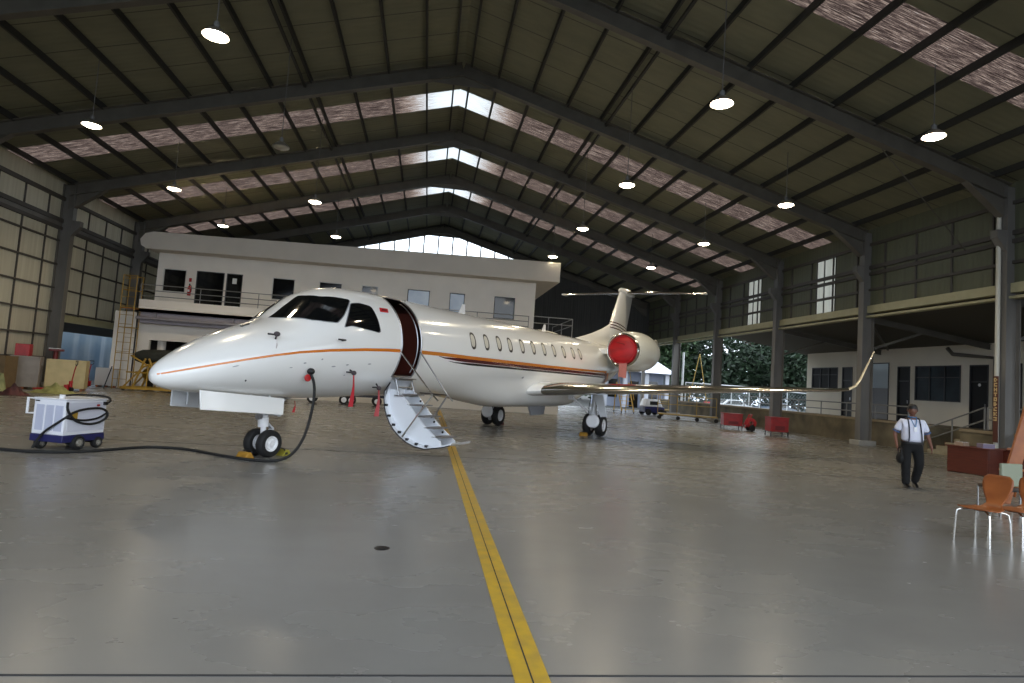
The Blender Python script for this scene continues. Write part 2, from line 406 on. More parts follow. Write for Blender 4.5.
# upper storey: front wall with openings cut between x-intervals
UP = [(-14.33, -13.17, 5.24, 6.48), (-12.66, -11.24, 4.66, 6.49), (-11.12, -10.3, 4.66, 6.49), (-8.74, -7.55, 5.28, 6.49), (-6.27, -5.03, 5.28, 6.49),
      (-3.97, -3.07, 5.28, 6.49), (-1.43, -.19, 5.28, 6.5), (.94, 1.8, 5.28, 6.5), (3.5, 4.7, 5.26, 6.52)]
def wall_with_holes(mb, x0, x1, y0, y1, z0, z1, holes):
    x = x0
    for a, b, c, d in holes:
        mb.box(x, a, y0, y1, z0, z1)
        if c > z0+.01: mb.box(a, b, y0, y1, z0, c)
        if d < z1-.01: mb.box(a, b, y0, y1, d, z1)
        x = b
    mb.box(x, x1, y0, y1, z0, z1)
wall_with_holes(ob, -14.65, 5.87, BY, BY+.15, 4.0, 7.6, UP)
ob.box(-14.65, -14.5, BY+.15, 45, 4.0, 7.6); ob.box(5.72, 5.87, BY+.15, 45, 4.0, 7.6)
ob.box(-14.65, 5.87, 45, 45.15, 0, 7.6)
struct(ob.build('wall_office', MW, smooth=False))
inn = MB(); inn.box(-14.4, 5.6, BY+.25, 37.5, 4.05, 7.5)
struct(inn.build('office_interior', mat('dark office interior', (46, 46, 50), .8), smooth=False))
# roof fascia box, overhanging to the front and right, left end rounded
fa = MB()
fa.prism([(-14.9, 33.2, 7.3), (7.05, 33.2, 7.5), (7.05, 33.2, 8.62), (-14.6, 33.2, 8.2), (-15.0, 33.2, 8.08), (-15.22, 33.2, 7.75), (-15.15, 33.2, 7.45)], (0, 11.8, 0))
struct(fa.build('wall_fascia', mparapet, smooth=False))
mfr = mat('white window frame', (206, 204, 200), .5); mblue = mat('dusk blue glass', (96, 120, 150), .08, spec=.7, rgb2=(150, 165, 180), scale=.7)
mdk = mat('near black glass', (16, 17, 18), .06, spec=.5); mbk = mat('dark window frame', (40, 40, 44), .5)
for i, (a, b, c, d) in enumerate(UP):
    isdoor = i in (1, 2)
    f = MB(); t = .04; fm = mbk if (i >= 6 or isdoor) else mfr
    f.box(a, a+t, BY-.02, BY+.1, c, d); f.box(b-t, b, BY-.02, BY+.1, c, d); f.box(a+t, b-t, BY-.02, BY+.1, d-t, d); f.box(a+t, b-t, BY-.02, BY+.1, c, c+t)
    o = f.build('door_%d' % i if isdoor else wname(), fm, smooth=False); struct(o)
    MB().box(a+t, b-t, BY+.03, BY+.05, c+t, d-t).build('pane', mblue if i in (6, 7) else mdk, o, smooth=False)
    if i == 2: MB().box(a+.3, a+.52, BY+.0, BY+.028, 5.95, 6.25).build('notice', mat('paper', (225, 225, 222), .8), o, smooth=False)
# balcony slab with solid apron, pipe below
bal = MB(); bal.box(-14.85, 5.4, 33.0, BY, 3.98, 4.15); bal.box(-14.85, 5.4, 33.0, 33.12, 3.98, 4.62)
struct(bal.build('balcony', MW, smooth=False))
pb = MB().box(-14.85, 5.4, 33.12, 33.6, 3.42, 3.985)
struct(pb.build('trim_6', mat('lilac grey beam paint', (150, 144, 152), .6), smooth=False))
pp = MB().tube([(-14.9, 32.98, 3.66), (5.4, 32.98, 3.66)], .09, 12)
for x in (-14.0, -10.2, -6.4, -2.6, 1.2): pp.box(x-.03, x+.03, 32.94, 33.12, 3.55, 3.98)
tag(pp.build('drain_pipe', mat('grey pipe', (140, 136, 142), .5)), 'long grey pipe slung under the white balcony', 'pipe')
# steel balcony railing
rl = thing('balcony_railing', 'grey three-bar steel railing along the white office balcony', 'railing', (0, 33.06, 4.62))
for z in (.2, .48, .78): MB().tube([(-14.85, 0, z), (5.4, 0, z)], .022, 8).build('rail', M['rail'], rl)
x = -14.85
while x < 5.45:
    MB().tube([(x, 0, 0), (x, 0, .78)], .022, 8).build('post', M['rail'], rl); x += 2.89
MB().tube([(-14.85, 0, .78), (-14.85, 1.1, .78)], .022, 8).build('rail', M['rail'], rl)
# fire extinguisher on the wall
fe = thing('fire_extinguisher', 'red fire extinguisher hung between the balcony window and the glass doors', 'fire extinguisher', (-12.92, 34.08, 5.1))
MB().lathe([(.0, 0), (.085, .01), (.09, .05), (.09, .42), (.06, .5), (.03, .53), (.0, .53)], n=16).build('cylinder', M['red'], fe)
MB().box(-.03, .03, -.02, .02, .52, .64).build('valve', M['black'], fe, bevel=.005)
MB().tube([(.03, -.02, .58), (.13, -.04, .5), (.12, -.05, .2)], .014, 8, smooth=2).build('hose', M['black'], fe)
MB().box(-.05, .05, -.095, -.088, .2, .32).build('label_plate', M['white_paint'], fe)
MB().box(-.06, .06, .0, .04, .75, .95).build('sign_plate', M['red'], fe)
# ground floor
gf = MB(); GY = 33.6
wall_with_holes(gf, -16.2, 7.5, GY, GY+.2, 0, 3.98, [(-14.42, -7.2, 0, 2.58)])
gf.box(7.3, 7.5, GY+.2, 45, 0, 4.5); gf.box(-16.2, -16.0, GY+.2, 36, 0, 3.98)
gf.box(5.3, 7.5, GY, 45, 4.3, 4.5)
struct(gf.build('wall_ground_floor', MW, smooth=False))
gi = MB().box(-14.6, -7, 36.9, 37, 0, 3.2); gi.box(-14.6, -14.5, GY+.2, 37, 0, 3.2); gi.box(-7.1, -7, GY+.2, 37, 0, 3.2); gi.box(-14.6, -7, GY+.2, 37, 2.9, 3.0)
struct(gi.build('garage_interior', mat('dark store room', (58, 56, 54), .9), smooth=False))
pl = MB().tube([(-14.0, GY+.5, 0), (-14.0, GY+.5, 2.9)], .2, 16)
struct(pl.build('pillar', MW))
dp = MB().tube([(-15.05, 33.45, 0), (-15.05, 33.45, 5.3)], .035, 8)
tag(dp.build('downpipe', M['black']), 'thin dark downpipe beside the yellow scaffold tower', 'pipe')
# deck railing at the right end of the block
dr_ = thing('deck_railing', 'pale railing on the flat deck behind the jet, right of the white office', 'railing', (0, 36, 4.95))
mpr = mat('pale rail paint', (165, 165, 162), .5)
for z in (.42, .82): MB().tube([(5.5, 0, z), (8.6, 0, z), (8.6, 6, z)], .025, 8).build('rail', mpr, dr_)
for p in ((5.6, 0), (8.6, 0), (8.6, 3), (8.6, 6), (7.1, 0)): MB().tube([(p[0], p[1], -.45), (p[0], p[1], .82)], .025, 8).build('post', mpr, dr_)
struct(MB().box(7.5, 8.7, 35.9, 45, 4.3, 4.5).build('deck_slab', MW, smooth=False))

# ------------------------------------------------------------------ right-hand platform and office row
PX, PZ, OX = 20.0, 1.02, 25.0
mplat = mat('stained rendered plinth', (116, 106, 84), .85, rgb2=(78, 72, 58), scale=1.3)
pf = MB(); pf.box(PX, OX, 21.7, 50, -.05, PZ); pf.box(PX+1.05, OX, 19.2, 21.7, -.05, PZ); pf.box(19.0, OX, Y0, 19.2, -.05, PZ)
struct(pf.build('floor_platform', mplat, smooth=False))
pe = MB().box(PX-.06, PX+.3, 21.7, 50, PZ, PZ+.1); pe.box(18.95, 19.3, Y0, 19.2, PZ, PZ+.1)
struct(pe.build('trim_7', mat('platform kerb', (142, 128, 104), .8, var=.2), smooth=False))
# lean-to roof over the platform
lt = MB().hexa([(WR+.05, Y0, 5.75), (OX+.3, Y0, 4.85), (OX+.3, 37.5, 4.85), (WR+.05, 37.5, 5.75), (WR+.05, Y0, 5.85), (OX+.3, Y0, 4.95), (OX+.3, 37.5, 4.95), (WR+.05, 37.5, 5.85)])
struct(lt.build('ceiling_lean_to', mat('dark lean-to sheet', (74, 72, 64), .7), smooth=False))
for y in FR[1:6]:
    b = MB(); i_beam(b, (WR, y+.1, 5.5), (OX, y+.1, 4.72), .26, .14, .02)
    b.bar((WR+.0, y+.1, 4.1), (WR+2.6, y+.1, 5.05), .1, .1)
    b.bar((WR+.05, y+.1, 4.0), (WR+.05, y+.1, 5.6), .1, .1)
    struct(b.build('lean_to_truss', MR, smooth=False))
for y in FR[2:5]:
    struct(MB().bar((WR+.2, y+.3, 5.45), (OX-.5, y+5.6, 4.8), .09, .09).build('bracing_rod', MR, smooth=False))
ow = MB()
HO = [(14.0, 14.9, PZ, 3.95), (16.2, 18.8, 2.18, 3.92), (20.2, 21.1, PZ, 3.95), (22.3, 23.2, PZ, 3.95), (23.85, 24.8, PZ, 3.92), (25.28, 27.97, 2.16, 3.92), (28.3, 29.15, PZ, 3.92), (29.75, 31.95, PZ, 4.15), (32.62, 33.5, PZ, 3.95), (33.9, 36.4, 2.56, 3.95)]
y = 12.0
for a, b, c, d in HO:
    ow.box(OX, OX+.2, y, a, 0, 5.2)
    if c > PZ+.1: ow.box(OX, OX+.2, a, b, 0, c)
    ow.box(OX, OX+.2, a, b, d, 5.2); y = b
ow.box(OX, OX+.2, y, 36.95, 0, 5.2); ow.box(OX+.2, 30, 36.75, 36.95, 0, 5.2)
struct(ow.build('wall_office_row', mat('office row paint', (214, 208, 194), .75, var=.08, scale=.8), smooth=False))
oi = MB().box(OX+.9, OX+1.0, 12, 36.7, 0, 5.2)
struct(oi.build('office_row_interior', mat('office row inside', (60, 72, 78), .8, rgb2=(34, 38, 42), scale=.6), smooth=False))
mdoorleaf = mat('dark office door', (24, 25, 27), .45, spec=.2)
for i, (a, b, c, d) in enumerate(HO):
    win = c > PZ+.1; roll = i == 7; t = .05
    f = MB()
    f.box(OX-.03, OX+.1, a, a+t, c, d); f.box(OX-.03, OX+.1, b-t, b, c, d); f.box(OX-.03, OX+.1, a+t, b-t, d-t, d)
    if win:
        f.box(OX-.03, OX+.1, a+t, b-t, c, c+t); n = 3
        for k in range(1, n): yy = a+(b-a)*k/n; f.box(OX-.02, OX+.08, yy-.03, yy+.03, c+t, d-t)
        f.box(OX-.02, OX+.08, a+t, b-t, c+(d-c)*.66, c+(d-c)*.66+.04)
    elif not roll: f.box(OX-.02, OX+.08, a+t, b-t, c+2.1, c+2.16)
    o = struct(f.build(wname() if win else 'door_%d' % (10+i), mbk, smooth=False))
    if win: MB().box(OX+.02, OX+.04, a+t, b-t, c+t, d-t).build('pane', mat('office window glass', (46, 60, 68), .25, spec=.2, rgb2=(26, 32, 38), scale=.9) if 3 < i < 8 else mat('louvred dark glass', (24, 27, 28), .5, spec=.1), o, smooth=False)
    elif roll:
        MB().box(OX+.3, OX+.35, a, b, PZ, 2.75).build('roller_leaf', mat('grey steel leaf', (118, 120, 126), .5), o, smooth=False)
        MB().box(OX+.5, OX+.55, a, b, 2.7, d).build('back_panel', mat('pale blue partition', (178, 192, 202), .6), o, smooth=False)
    else:
        MB().box(OX+.03, OX+.07, a+t, b-t, c, c+2.1).build('door_leaf', mdoorleaf, o, smooth=False)
        MB().box(OX+.02, OX+.03, a+t, b-t, c+2.16, d-t).build('pane', mdoorleaf, o, smooth=False)
        MB().box(OX-.02, OX+.03, a+.14, a+.18, c+.95, c+1.12).build('door_handle', M['steel'], o)
        if i == 4: MB().lathe([(0, 0), (.07, 0), (.07, .01), (0, .01)], (OX+.028, (a+b)/2, 3.0), (-1, 0, 0), 16).build('door_sign', M['white_paint'], o)
lp = MB().tube([(OX-.15, 23.4, 1.02), (OX-.15, 23.4, 4.2), (OX-.15, 25.6, 4.45), (OX-.15, 25.9, 4.75)], .09, 10)
tag(lp.build('rainwater_pipe', M['rafter']), 'grey rainwater pipe bending along the office wall above the dark door', 'pipe')
# platform railings
def railing(name, label, pts, zs, post_step, mat_, r=.028):
    t = thing(name, label, 'railing', (pts[0][0], pts[0][1], pts[0][2]))
    o = Vector(pts[0]); P = [Vector(p)-o for p in pts]
    for z in zs: MB().tube([p+Vector((0, 0, z)) for p in P], r, 8).build('rail', mat_, t)
    for a, b in zip(P[:-1], P[1:]):
        n = max(1, round((b-a).length/post_step))
        for k in range(n+(1 if b == P[-1] else 0)):
            q = a+(b-a)*k/n; MB().tube([q, q+Vector((0, 0, zs[-1]))], r, 8).build('post', mat_, t)
    return t
railing('platform_railing', 'low dark railing on the platform edge behind the wingtip', [(PX+.1, 22.8, PZ+.1), (PX+.1, 36, PZ+.1)], (.3, .66), 1.9, M['rail'])
railing('platform_railing', 'grey railing on the platform in front of the near dark office doors', [(19.9, 19.0, PZ+.1), (19.9, 12.5, PZ+.1)], (.38, .8), 1.8, M['rail'])
# steps down from the platform
st = thing('concrete_steps', 'concrete steps rising to the platform behind the walking man', 'steps', (PX, 0, 0))
ss = MB(); n = 6
for k in range(n):
    y1 = 21.7-k*.41; ss.box(0, 1.05, 19.2, y1, PZ*k/n, PZ*(k+1)/n)
ss.build('flight', mat('worn step paint', (166, 158, 134), .8, var=.3, scale=4), st, smooth=False, bevel=.01)
nb = MB()
for k in range(n): nb.box(-.01, 1.06, 21.7-k*.41-.03, 21.7-k*.41+.008, PZ*(k+1)/n-.03, PZ*(k+1)/n+.008)
nb.build('nosing', mat('brown tread edge', (104, 66, 48), .7), st, smooth=False)
railing('stair_handrail', 'sloping grey handrail beside the concrete steps', [(PX-.02, 21.9, 0), (PX-.02, 19.2, PZ)], (.45, .9), 1.4, M['rail'])
# brown notice board with pale vertical lettering on the near right column
sg = thing('column_sign', 'tall narrow dark brown sign with pale stacked characters on the near right column', 'sign', (18.28, 17.18, 1.3))
MB().box(-.012, .012, -.085, .085, -.5, 1.64).build('board', mat('dark brown board', (78, 38, 26), .6), sg, bevel=.004)
z = 1.58
mlet = mat('pale sign lettering', (196, 170, 120), .6)
GL = ['110101110', '111100111', '101111101', '111010010', '111101111', '110111110', '011100111', '101110101', '111001111']
for g in GL:
    ltr = MB()
    for i, b in enumerate(g):
        if b == '1': ltr.box(-.02, -.011, .058-(i % 3)*.038-.034, .058-(i % 3)*.038, z-(i//3)*.042-.038, z-(i//3)*.042)
    ltr.build('character', mlet, sg, smooth=False); z -= .158

# ------------------------------------------------------------------ high bay lamps
mrefl = mat('spun aluminium', (190, 190, 186), .3, .9); mbulb = mat('glowing lamp', (255, 255, 255), .5, emit=(255, 238, 208), estr=26)
mhous = mat('lamp housing', (92, 92, 90), .5)
ROWS = [(13.9, 'front row'), (20.45, 'second row'), (27.0, 'third row'), (33.6, 'farthest row')]
COLS = [(-11.33, 'leftmost'), (-5.4, 'inner left'), (6.62, 'inner right'), (12.75, 'rightmost')]
LZ = 9.0
FIT = {(0, 1): (-5.27, 13.88), (0, 2): (6.76, 13.78), (0, 3): (12.86, 13.96), (1, 0): (-11.24, 20.56), (1, 2): (6.54, 20.34), (1, 3): (12.77, 20.49), (2, 0): (-11.37, 27.25), (2, 1): (-5.44, 26.96), (2, 2): (6.61, 26.76), (2, 3): (12.74, 27.16), (3, 0): (-11.41, 33.67), (3, 1): (-5.52, 33.65), (3, 2): (6.59, 33.33), (3, 3): (12.58, 33.7)}
for r, (y, rn) in enumerate(ROWS):
    for c, (x, cn) in enumerate(COLS):
        if r == 0 and c == 0: continue
        x, y = FIT.get((r, c), (x, y)); lit = not (r == 1 and c == 1)
        t = thing('high_bay_lamp', f"{'glowing' if lit else 'unlit grey'} high bay lamp, {cn} of the {rn}, hanging on a thin rod", 'lamp', (x, y, LZ), 0, 'high bay lamps')
        top = zr(x, .55)-LZ
        MB().tube([(0, 0, .28), (0, 0, top)], .012, 6).build('rod', mhous, t)
        MB().lathe([(.0, .30), (.04, .29), (.065, .27), (.07, .16), (.06, .13)], n=16).build('housing', mhous, t)
        MB().lathe([(.06, .14), (.13, .115), (.21, .045), (.27, -.03), (.28, -.055), (.27, -.02), (.2, .035), (.12, .09)], n=28).build('reflector', mrefl, t)
        MB().ball((0, 0, -.03), (.255, .255, .09), 20, 8).build('bulb', mbulb if lit else mrefl, t)
        if lit:
            L_ = bpy.data.lights.new('lamp_light', 'AREA'); L_.shape = 'DISK'; L_.size = .42; L_.energy = LAMP_W; L_.color = (1, .84, .58); L_.spread = math.radians(150)
            lo = bpy.data.objects.new('lamp_light', L_); COL.objects.link(lo); lo.parent = t; lo.location = (0, 0, -.12)
# ------------------------------------------------------------------ the jet: s = metres aft of the nose wheel, l = metres to port, z up
FT=[(-2.2,1.40,.0,1.40,1.40),(-2.17,1.40,.10,1.50,1.31),(-2.07,1.42,.22,1.62,1.24),(-1.9,1.46,.36,1.745,1.19),(-1.6,1.56,.54,1.925,1.155),(-1.2,1.70,.71,2.13,1.13),(-.6,1.88,.89,2.375,1.10),(-.15,2.0,.98,2.555,1.085),(.2,2.06,1.03,2.83,1.08),(.6,2.13,1.07,3.13,1.08),(1.0,2.19,1.1,3.29,1.085),(1.5,2.25,1.125,3.385,1.10),(2.2,2.292,1.14,3.43,1.135),(3.0,2.305,1.14,3.445,1.165),(8,2.385,1.14,3.525,1.245),(14,2.481,1.14,3.621,1.341),(16,2.55,1.11,3.655,1.47),(18,2.70,.95,3.68,1.80),(20,2.95,.68,3.66,2.4),(22,3.17,.38,3.58,2.86),(23.2,3.28,.15,3.44,3.13),(23.5,3.3,.0,3.30,3.30)]
def _ip(s,k):
    T=FT
    if s<=T[0][0]: return T[0][k]
    if s>=T[-1][0]: return T[-1][k]
    i=0
    while T[i+1][0]<s: i+=1
    def sl(j):
        if j<=0: return (T[1][k]-T[0][k])/(T[1][0]-T[0][0])
        if j>=len(T)-1: return (T[-1][k]-T[-2][k])/(T[-1][0]-T[-2][0])
        a=(T[j][k]-T[j-1][k])/(T[j][0]-T[j-1][0]); b=(T[j+1][k]-T[j][k])/(T[j+1][0]-T[j][0])
        return 0 if a*b<=0 else 2*a*b/(a+b)
    h=T[i+1][0]-T[i][0]; t=(s-T[i][0])/h
    return ((2*t**3-3*t*t+1)*T[i][k]+(t**3-2*t*t+t)*h*sl(i)+(-2*t**3+3*t*t)*T[i+1][k]+(t**3-t*t)*h*sl(i+1))
def fus(s,th):
    zc,hw,zt,zb=(_ip(s,k) for k in (1,2,3,4))
    c,n=math.cos(th),math.sin(th)
    return (s,hw*c, zc+((zt-zc) if n>=0 else (zc-zb))*n)   # s,l,z
def th_of_z(s,z):
    zc,hw,zt,zb=(_ip(s,k) for k in (1,2,3,4))
    r=(z-zc)/((zt-zc) if z>=zc else (zc-zb))
    return math.asin(max(-1,min(1,r)))
JET = thing('business_jet', 'white twin-engine business jet with orange, maroon and black stripes parked across the hangar', 'airplane', (-2.9126, 11.7072, 0), math.radians(54.58716))
def J(s, l, z): return (s, -l, z)
def surf(s, thd, off=0.):
    t = math.radians(thd); p = fus(s, t)
    if off:
        e = .01; a = Vector(fus(s+e, t))-Vector(fus(s-e, t)); b = Vector(fus(s, t+e))-Vector(fus(s, t-e))
        n = a.cross(b)
        if n.length > 1e-9:
            n.normalize()
            if n.dot(Vector((0, p[1], p[2]-_ip(s, 1)))) < 0: n = -n
            p = Vector(p)+n*off
    return J(*p)
WJ = M['jet_white']
def jp(mb, name, m, parent=None, **k): return mb.build(name, m, parent or JET, **k)
# fuselage skin with the doorway left open
DS0, DS1, DT0, DT1 = 2.43, 3.13, -36, 68
st = [-2.2, -2.195, -2.185, -2.17, -2.14, -2.1, -2.05]+[-2.0+.06*i for i in range(74)]
st = [s for s in st if s < 2.42]+[2.43, 2.53, 2.63, 2.73, 2.83, 2.93, 3.03, 3.13]+[3.3+.3*i for i in range(35)]+[13.8+.25*i for i in range(39)]+[23.35, 23.45, 23.5]
TH = list(range(-180, 180, 4)); nT = len(TH)
vs = [surf(s, t) for s in st for t in TH]; fs = []
for i in range(len(st)-1):
    for j in range(nT):
        if st[i] >= DS0-.001 and st[i+1] <= DS1+.001 and DT0 <= TH[j] < DT1: continue
        k = (j+1) % nT
        fs.append((i*nT+j, i*nT+k, (i+1)*nT+k, (i+1)*nT+j))
jp(MB().add(vs, fs), 'fuselage', WJ, angle=50)
def patch(b, off, rings=5):          # star-shaped outline b [(s, theta)] -> surface patch
    cs = sum(p[0] for p in b)/len(b); ct = sum(p[1] for p in b)/len(b); n = len(b)
    vs = [surf(cs, ct, off)]; fs = []
    for r in range(1, rings+1):
        q = r/rings; vs += [surf(cs+(s-cs)*q, ct+(t-ct)*q, off) for s, t in b]
    for j in range(n): fs.append((0, 1+j, 1+(j+1) % n))
    for r in range(rings-1):
        for j in range(n):
            a = 1+r*n; c = a+n; k = (j+1) % n; fs.append((a+j, c+j, c+k, a+k))
    return MB().add(vs, fs)
def dense(poly, m=8, rnd=2):
    P = list(poly)
    for _ in range(rnd):
        Q = []
        for i in range(len(P)):
            a, b = P[i], P[(i+1) % len(P)]
            Q += [(a[0]*.88+b[0]*.12, a[1]*.88+b[1]*.12), (a[0]*.12+b[0]*.88, a[1]*.12+b[1]*.88)]
        P = Q
    R = []
    for i in range(len(P)):
        a, b = P[i], P[(i+1) % len(P)]
        d = max(1, int(((a[0]-b[0])**2+((a[1]-b[1])/60)**2)**.5*m/.5))
        R += [(a[0]+(b[0]-a[0])*k/d, a[1]+(b[1]-a[1])*k/d) for k in range(d)]
    return R
GD = M['glass_dark']
mseal = mat('window seal', (120, 122, 126), .4)
ws = [(-.16, 87.3), (.16, 87.5), (.47, 87.5), (.52, 78), (.66, 64.5), (.95, 56), (1.2, 50.5), (.82, 31), (.63, 25), (.40, 31), (.17, 42), (-.03, 62), (-.13, 77)]
sw = [(.79, 18.6), (.94, 30.3), (1.15, 45), (1.4, 45), (1.67, 41.5), (1.71, 27.4), (1.73, 11.2), (1.3, 15.0), (.98, 19.2)]
for mir in (0, 1):
    f = (lambda p: (p[0]+.05, 180-(p[1]*.8+2))) if mir else (lambda p: p)
    def grow(P, k): cs = sum(p[0] for p in P)/len(P); ct = sum(p[1] for p in P)/len(P); return [(cs+(s-cs)*k, ct+(t-ct)*k) for s, t in P]
    o = jp(patch([f(p) for p in dense(ws, 14, 1)], .012, 8), 'windshield', GD)
    jp(patch([f(p) for p in grow(dense(ws, 14, 1), 1.035)], .006, 8), 'windshield_seal', mseal, o)
    o = jp(patch([f(p) for p in dense(sw, 14, 1)], .012, 6), 'cockpit_side_window', GD)
    jp(patch([f(p) for p in grow(dense(sw, 14, 1), 1.05)], .006, 6), 'window_seal', mseal, o)
# cabin windows, each with a dark rim and a pale blind
mblind = mat('pale window blind', (206, 202, 190), .4); mrim = mat('window recess', (58, 55, 50), .5)
for s, t in [(5.4, 16.6), (6.1, 17.3), (6.81, 18.2), (7.48, 18.6), (8.27, 19.4), (9.06, 20.0), (9.88, 20.2), (10.7, 20.7), (11.57, 20.9), (12.45, 21.5), (13.16, 21.9)]:
    def oval(k, ds=0, sx=.135, sy=11.5): return [(s+ds+sx*k*math.copysign(abs(math.cos(a))**.75, math.cos(a)), t+sy*k*math.copysign(abs(math.sin(a))**.75, math.sin(a))) for a in [2*PI*i/28 for i in range(28)]]
    o = jp(patch(oval(1.), .006, 2), 'cabin_window', mrim)
    jp(patch(oval(.72, -.018), .010, 2), 'window_blind', mblind, o)
# painted stripes
def stripe(name, rgb, pts, hw, th=.004, label=None):
    P = []
    for i in range(len(pts)-1):
        (a, b), (c, d) = pts[i], pts[i+1]; n = max(2, int((c-a)/.12))
        P += [(a+(c-a)*k/n, b+(d-b)*k/n) for k in range(n)]
    P.append(pts[-1]); vs = []
    for i, (s, z) in enumerate(P):
        w = hw(i/(len(P)-1)) if callable(hw) else hw
        for q in (-1, -.33, .33, 1): vs.append(surf(s, math.degrees(th_of_z(s, z+q*w)), th))
    fs = [(4*i+j, 4*i+j+1, 4*i+j+5, 4*i+j+4) for i in range(len(P)-1) for j in range(3)]
    o = jp(MB().add(vs, fs), name, mat(name.replace('_', ' '), rgb, .25, coat=.5)); o['label'] = label or name.replace('_', ' '); return o
stripe('orange_stripe', (206, 116, 34), [(-2.165, 1.425), (-2.0, 1.485), (-1.83, 1.54), (-1.53, 1.63), (-1.11, 1.745), (-.65, 1.855), (-.19, 1.945), (.44, 2.03), (1.32, 2.115), (2.0, 2.16), (2.40, 2.175)], lambda t: .012+.022*t, label='orange stripe along the nose')
stripe('orange_stripe', (200, 122, 48), [(3.16, 2.20), (3.9, 2.215), (5.25, 2.22), (6.85, 2.235), (9.53, 2.255), (13.08, 2.30), (16.3, 2.36)], .042, label='orange stripe along the cabin')
stripe('maroon_stripe', (88, 20, 28), [(3.85, 2.165), (4.1, 2.14), (5.28, 2.138), (6.89, 2.15), (9.57, 2.17), (13.14, 2.205), (16.5, 2.23)], lambda t: .004+.038*min(1, t*14), label='maroon stripe along the cabin')
stripe('black_stripe', (22, 20, 24), [(4.3, 2.075), (4.6, 2.058), (5.31, 2.056), (6.93, 2.07), (9.63, 2.09), (13.22, 2.115), (16.38, 2.135)], lambda t: .003+.026*min(1, t*14), label='black stripe along the cabin')
# stripes sweep down ahead of the engine
for nm, rgb, ds in (('maroon_stripe', (88, 20, 28), 0), ('orange_stripe', (200, 122, 48), .34)):
    pts = [(16.15+ds+.55*math.sin(k/12*PI/2), 2.32-k*.045) for k in range(13)]; vs = []
    for s, z in pts:
        for q in (-.11, 0, .11): vs.append(surf(s+q, math.degrees(th_of_z(s, z)), .006))
    o = jp(MB().add(vs, [(3*i+j, 3*i+j+1, 3*i+j+4, 3*i+j+3) for i in range(12) for j in range(2)]), nm, mat(nm+' sweep', rgb, .3)); o['label'] = nm.replace('_', ' ')+' sweeping down below the engine'
# red and white flag marking
def rect(s0, s1, t0, t1, n=4): return [(s0+(s1-s0)*k/n, t0) for k in range(n)]+[(s1, t0+(t1-t0)*k/n) for k in range(n)]+[(s1-(s1-s0)*k/n, t1) for k in range(n)]+[(s0, t1-(t1-t0)*k/n) for k in range(n)]
o = jp(patch([(s+(t-37)*.008, t) for s, t in rect(1.9, 2.17, 35.6, 41.6)], .004, 2), 'flag_marking', mat('flag red', (196, 30, 42), .3)); o['label'] = 'small red and white flag painted ahead of the door'
jp(patch([(s+(t-37)*.008, t) for s, t in rect(1.9, 2.17, 33.2, 35.6)], .004, 2), 'white_band', M['white_paint'], o)
jp(patch([(s+(t-37)*.008, t) for s, t in rect(1.97, 2.12, 37.4, 40)], .007, 2), 'dark_mark', mat('flag mark', (120, 18, 30), .4), o)
# access panels and ports on the nose
mline = mat('panel outline grey', (150, 152, 156), .5)
for i, (s, t, a, b) in enumerate([(-1.25, -6, .05, .9), (-.05, -16, .03, .8), (.62, -22, .05, .7), (.95, -21, .035, .7), (1.55, -21, .05, .6), (-.3, -20, .03, .5), (.3, -13, .02, .8), (8.62, -31.5, .07, 4.0), (1.0, -33, .03, .5)]):
    jp(patch([(s+a*math.cos(q), t+b*math.sin(q)) for q in [2*PI*k/14 for k in range(14)]], .004, 1), 'access_panel', mseal if i == 7 else mline)
# nose gap: thin dark slits of the radome latch
jp(MB().tube([surf(-1.0, -35+k*.5, .008) for k in range(5)], .012, 6), 'drain_slot', M['dark_steel'])
# nose landing lights hump / upper nose fairing ahead of the windshield
jp(MB().tube([surf(-.75, 84, .01), surf(-.6, 84, .01)], .03, 8), 'ice_detector', M['steel'])
# door frame
path = []
for i in range(27): path.append((DS0, DT0+(DT1-DT0)*i/26))
for i in range(1, 8): path.append((DS0+(DS1-DS0)*i/8, DT1+2*math.sin(PI*i/8)))
for i in range(27): path.append((DS1, DT1-(DT1-DT0)*i/26))
for i in range(1, 8): path.append((DS1-(DS1-DS0)*i/8, DT0))
jp(MB().tube([surf(s, t, .0) for s, t in path], .02, 8, True), 'door_frame', M['steel'])
jp(MB().tube([surf(DS1-.07, DT0+4+(DT1-DT0-8)*i/26, -.05) for i in range(27)], .012, 6), 'door_seal', M['steel'])
# dark vestibule behind the doorway
mv = mat('dark brown cabin wood', (66, 34, 27), .4, rgb2=(44, 24, 19), scale=2.5, stretch=(1, 1, 4))
vb = MB(); R_ = []
for s in (2.1, 2.5, 3.0, 3.6):
    zc = _ip(s, 1); R_.append([J(s, 1.06*math.cos(math.radians(t)), zc+1.06*math.sin(math.radians(t))) for t in range(72, 325, 7)])
vb.loft(R_, False, False)
for s in (2.1, 3.6):
    zc = _ip(s, 1); vb.add([J(s, 1.06*math.cos(math.radians(t)), zc+1.06*math.sin(math.radians(t))) for t in range(-180, 180, 10)], [tuple(range(36))])
vb.box(2.1, 3.6, -.86, .86, 1.58, 1.6)
jp(vb, 'entry_vestibule', mv, smooth=False)
jp(MB().box(3.4, 3.44, -.8, .5, 1.6, 3.1), 'bulkhead_panel', mat('brown leather panel', (92, 44, 34), .45, var=.3, scale=2), smooth=False)
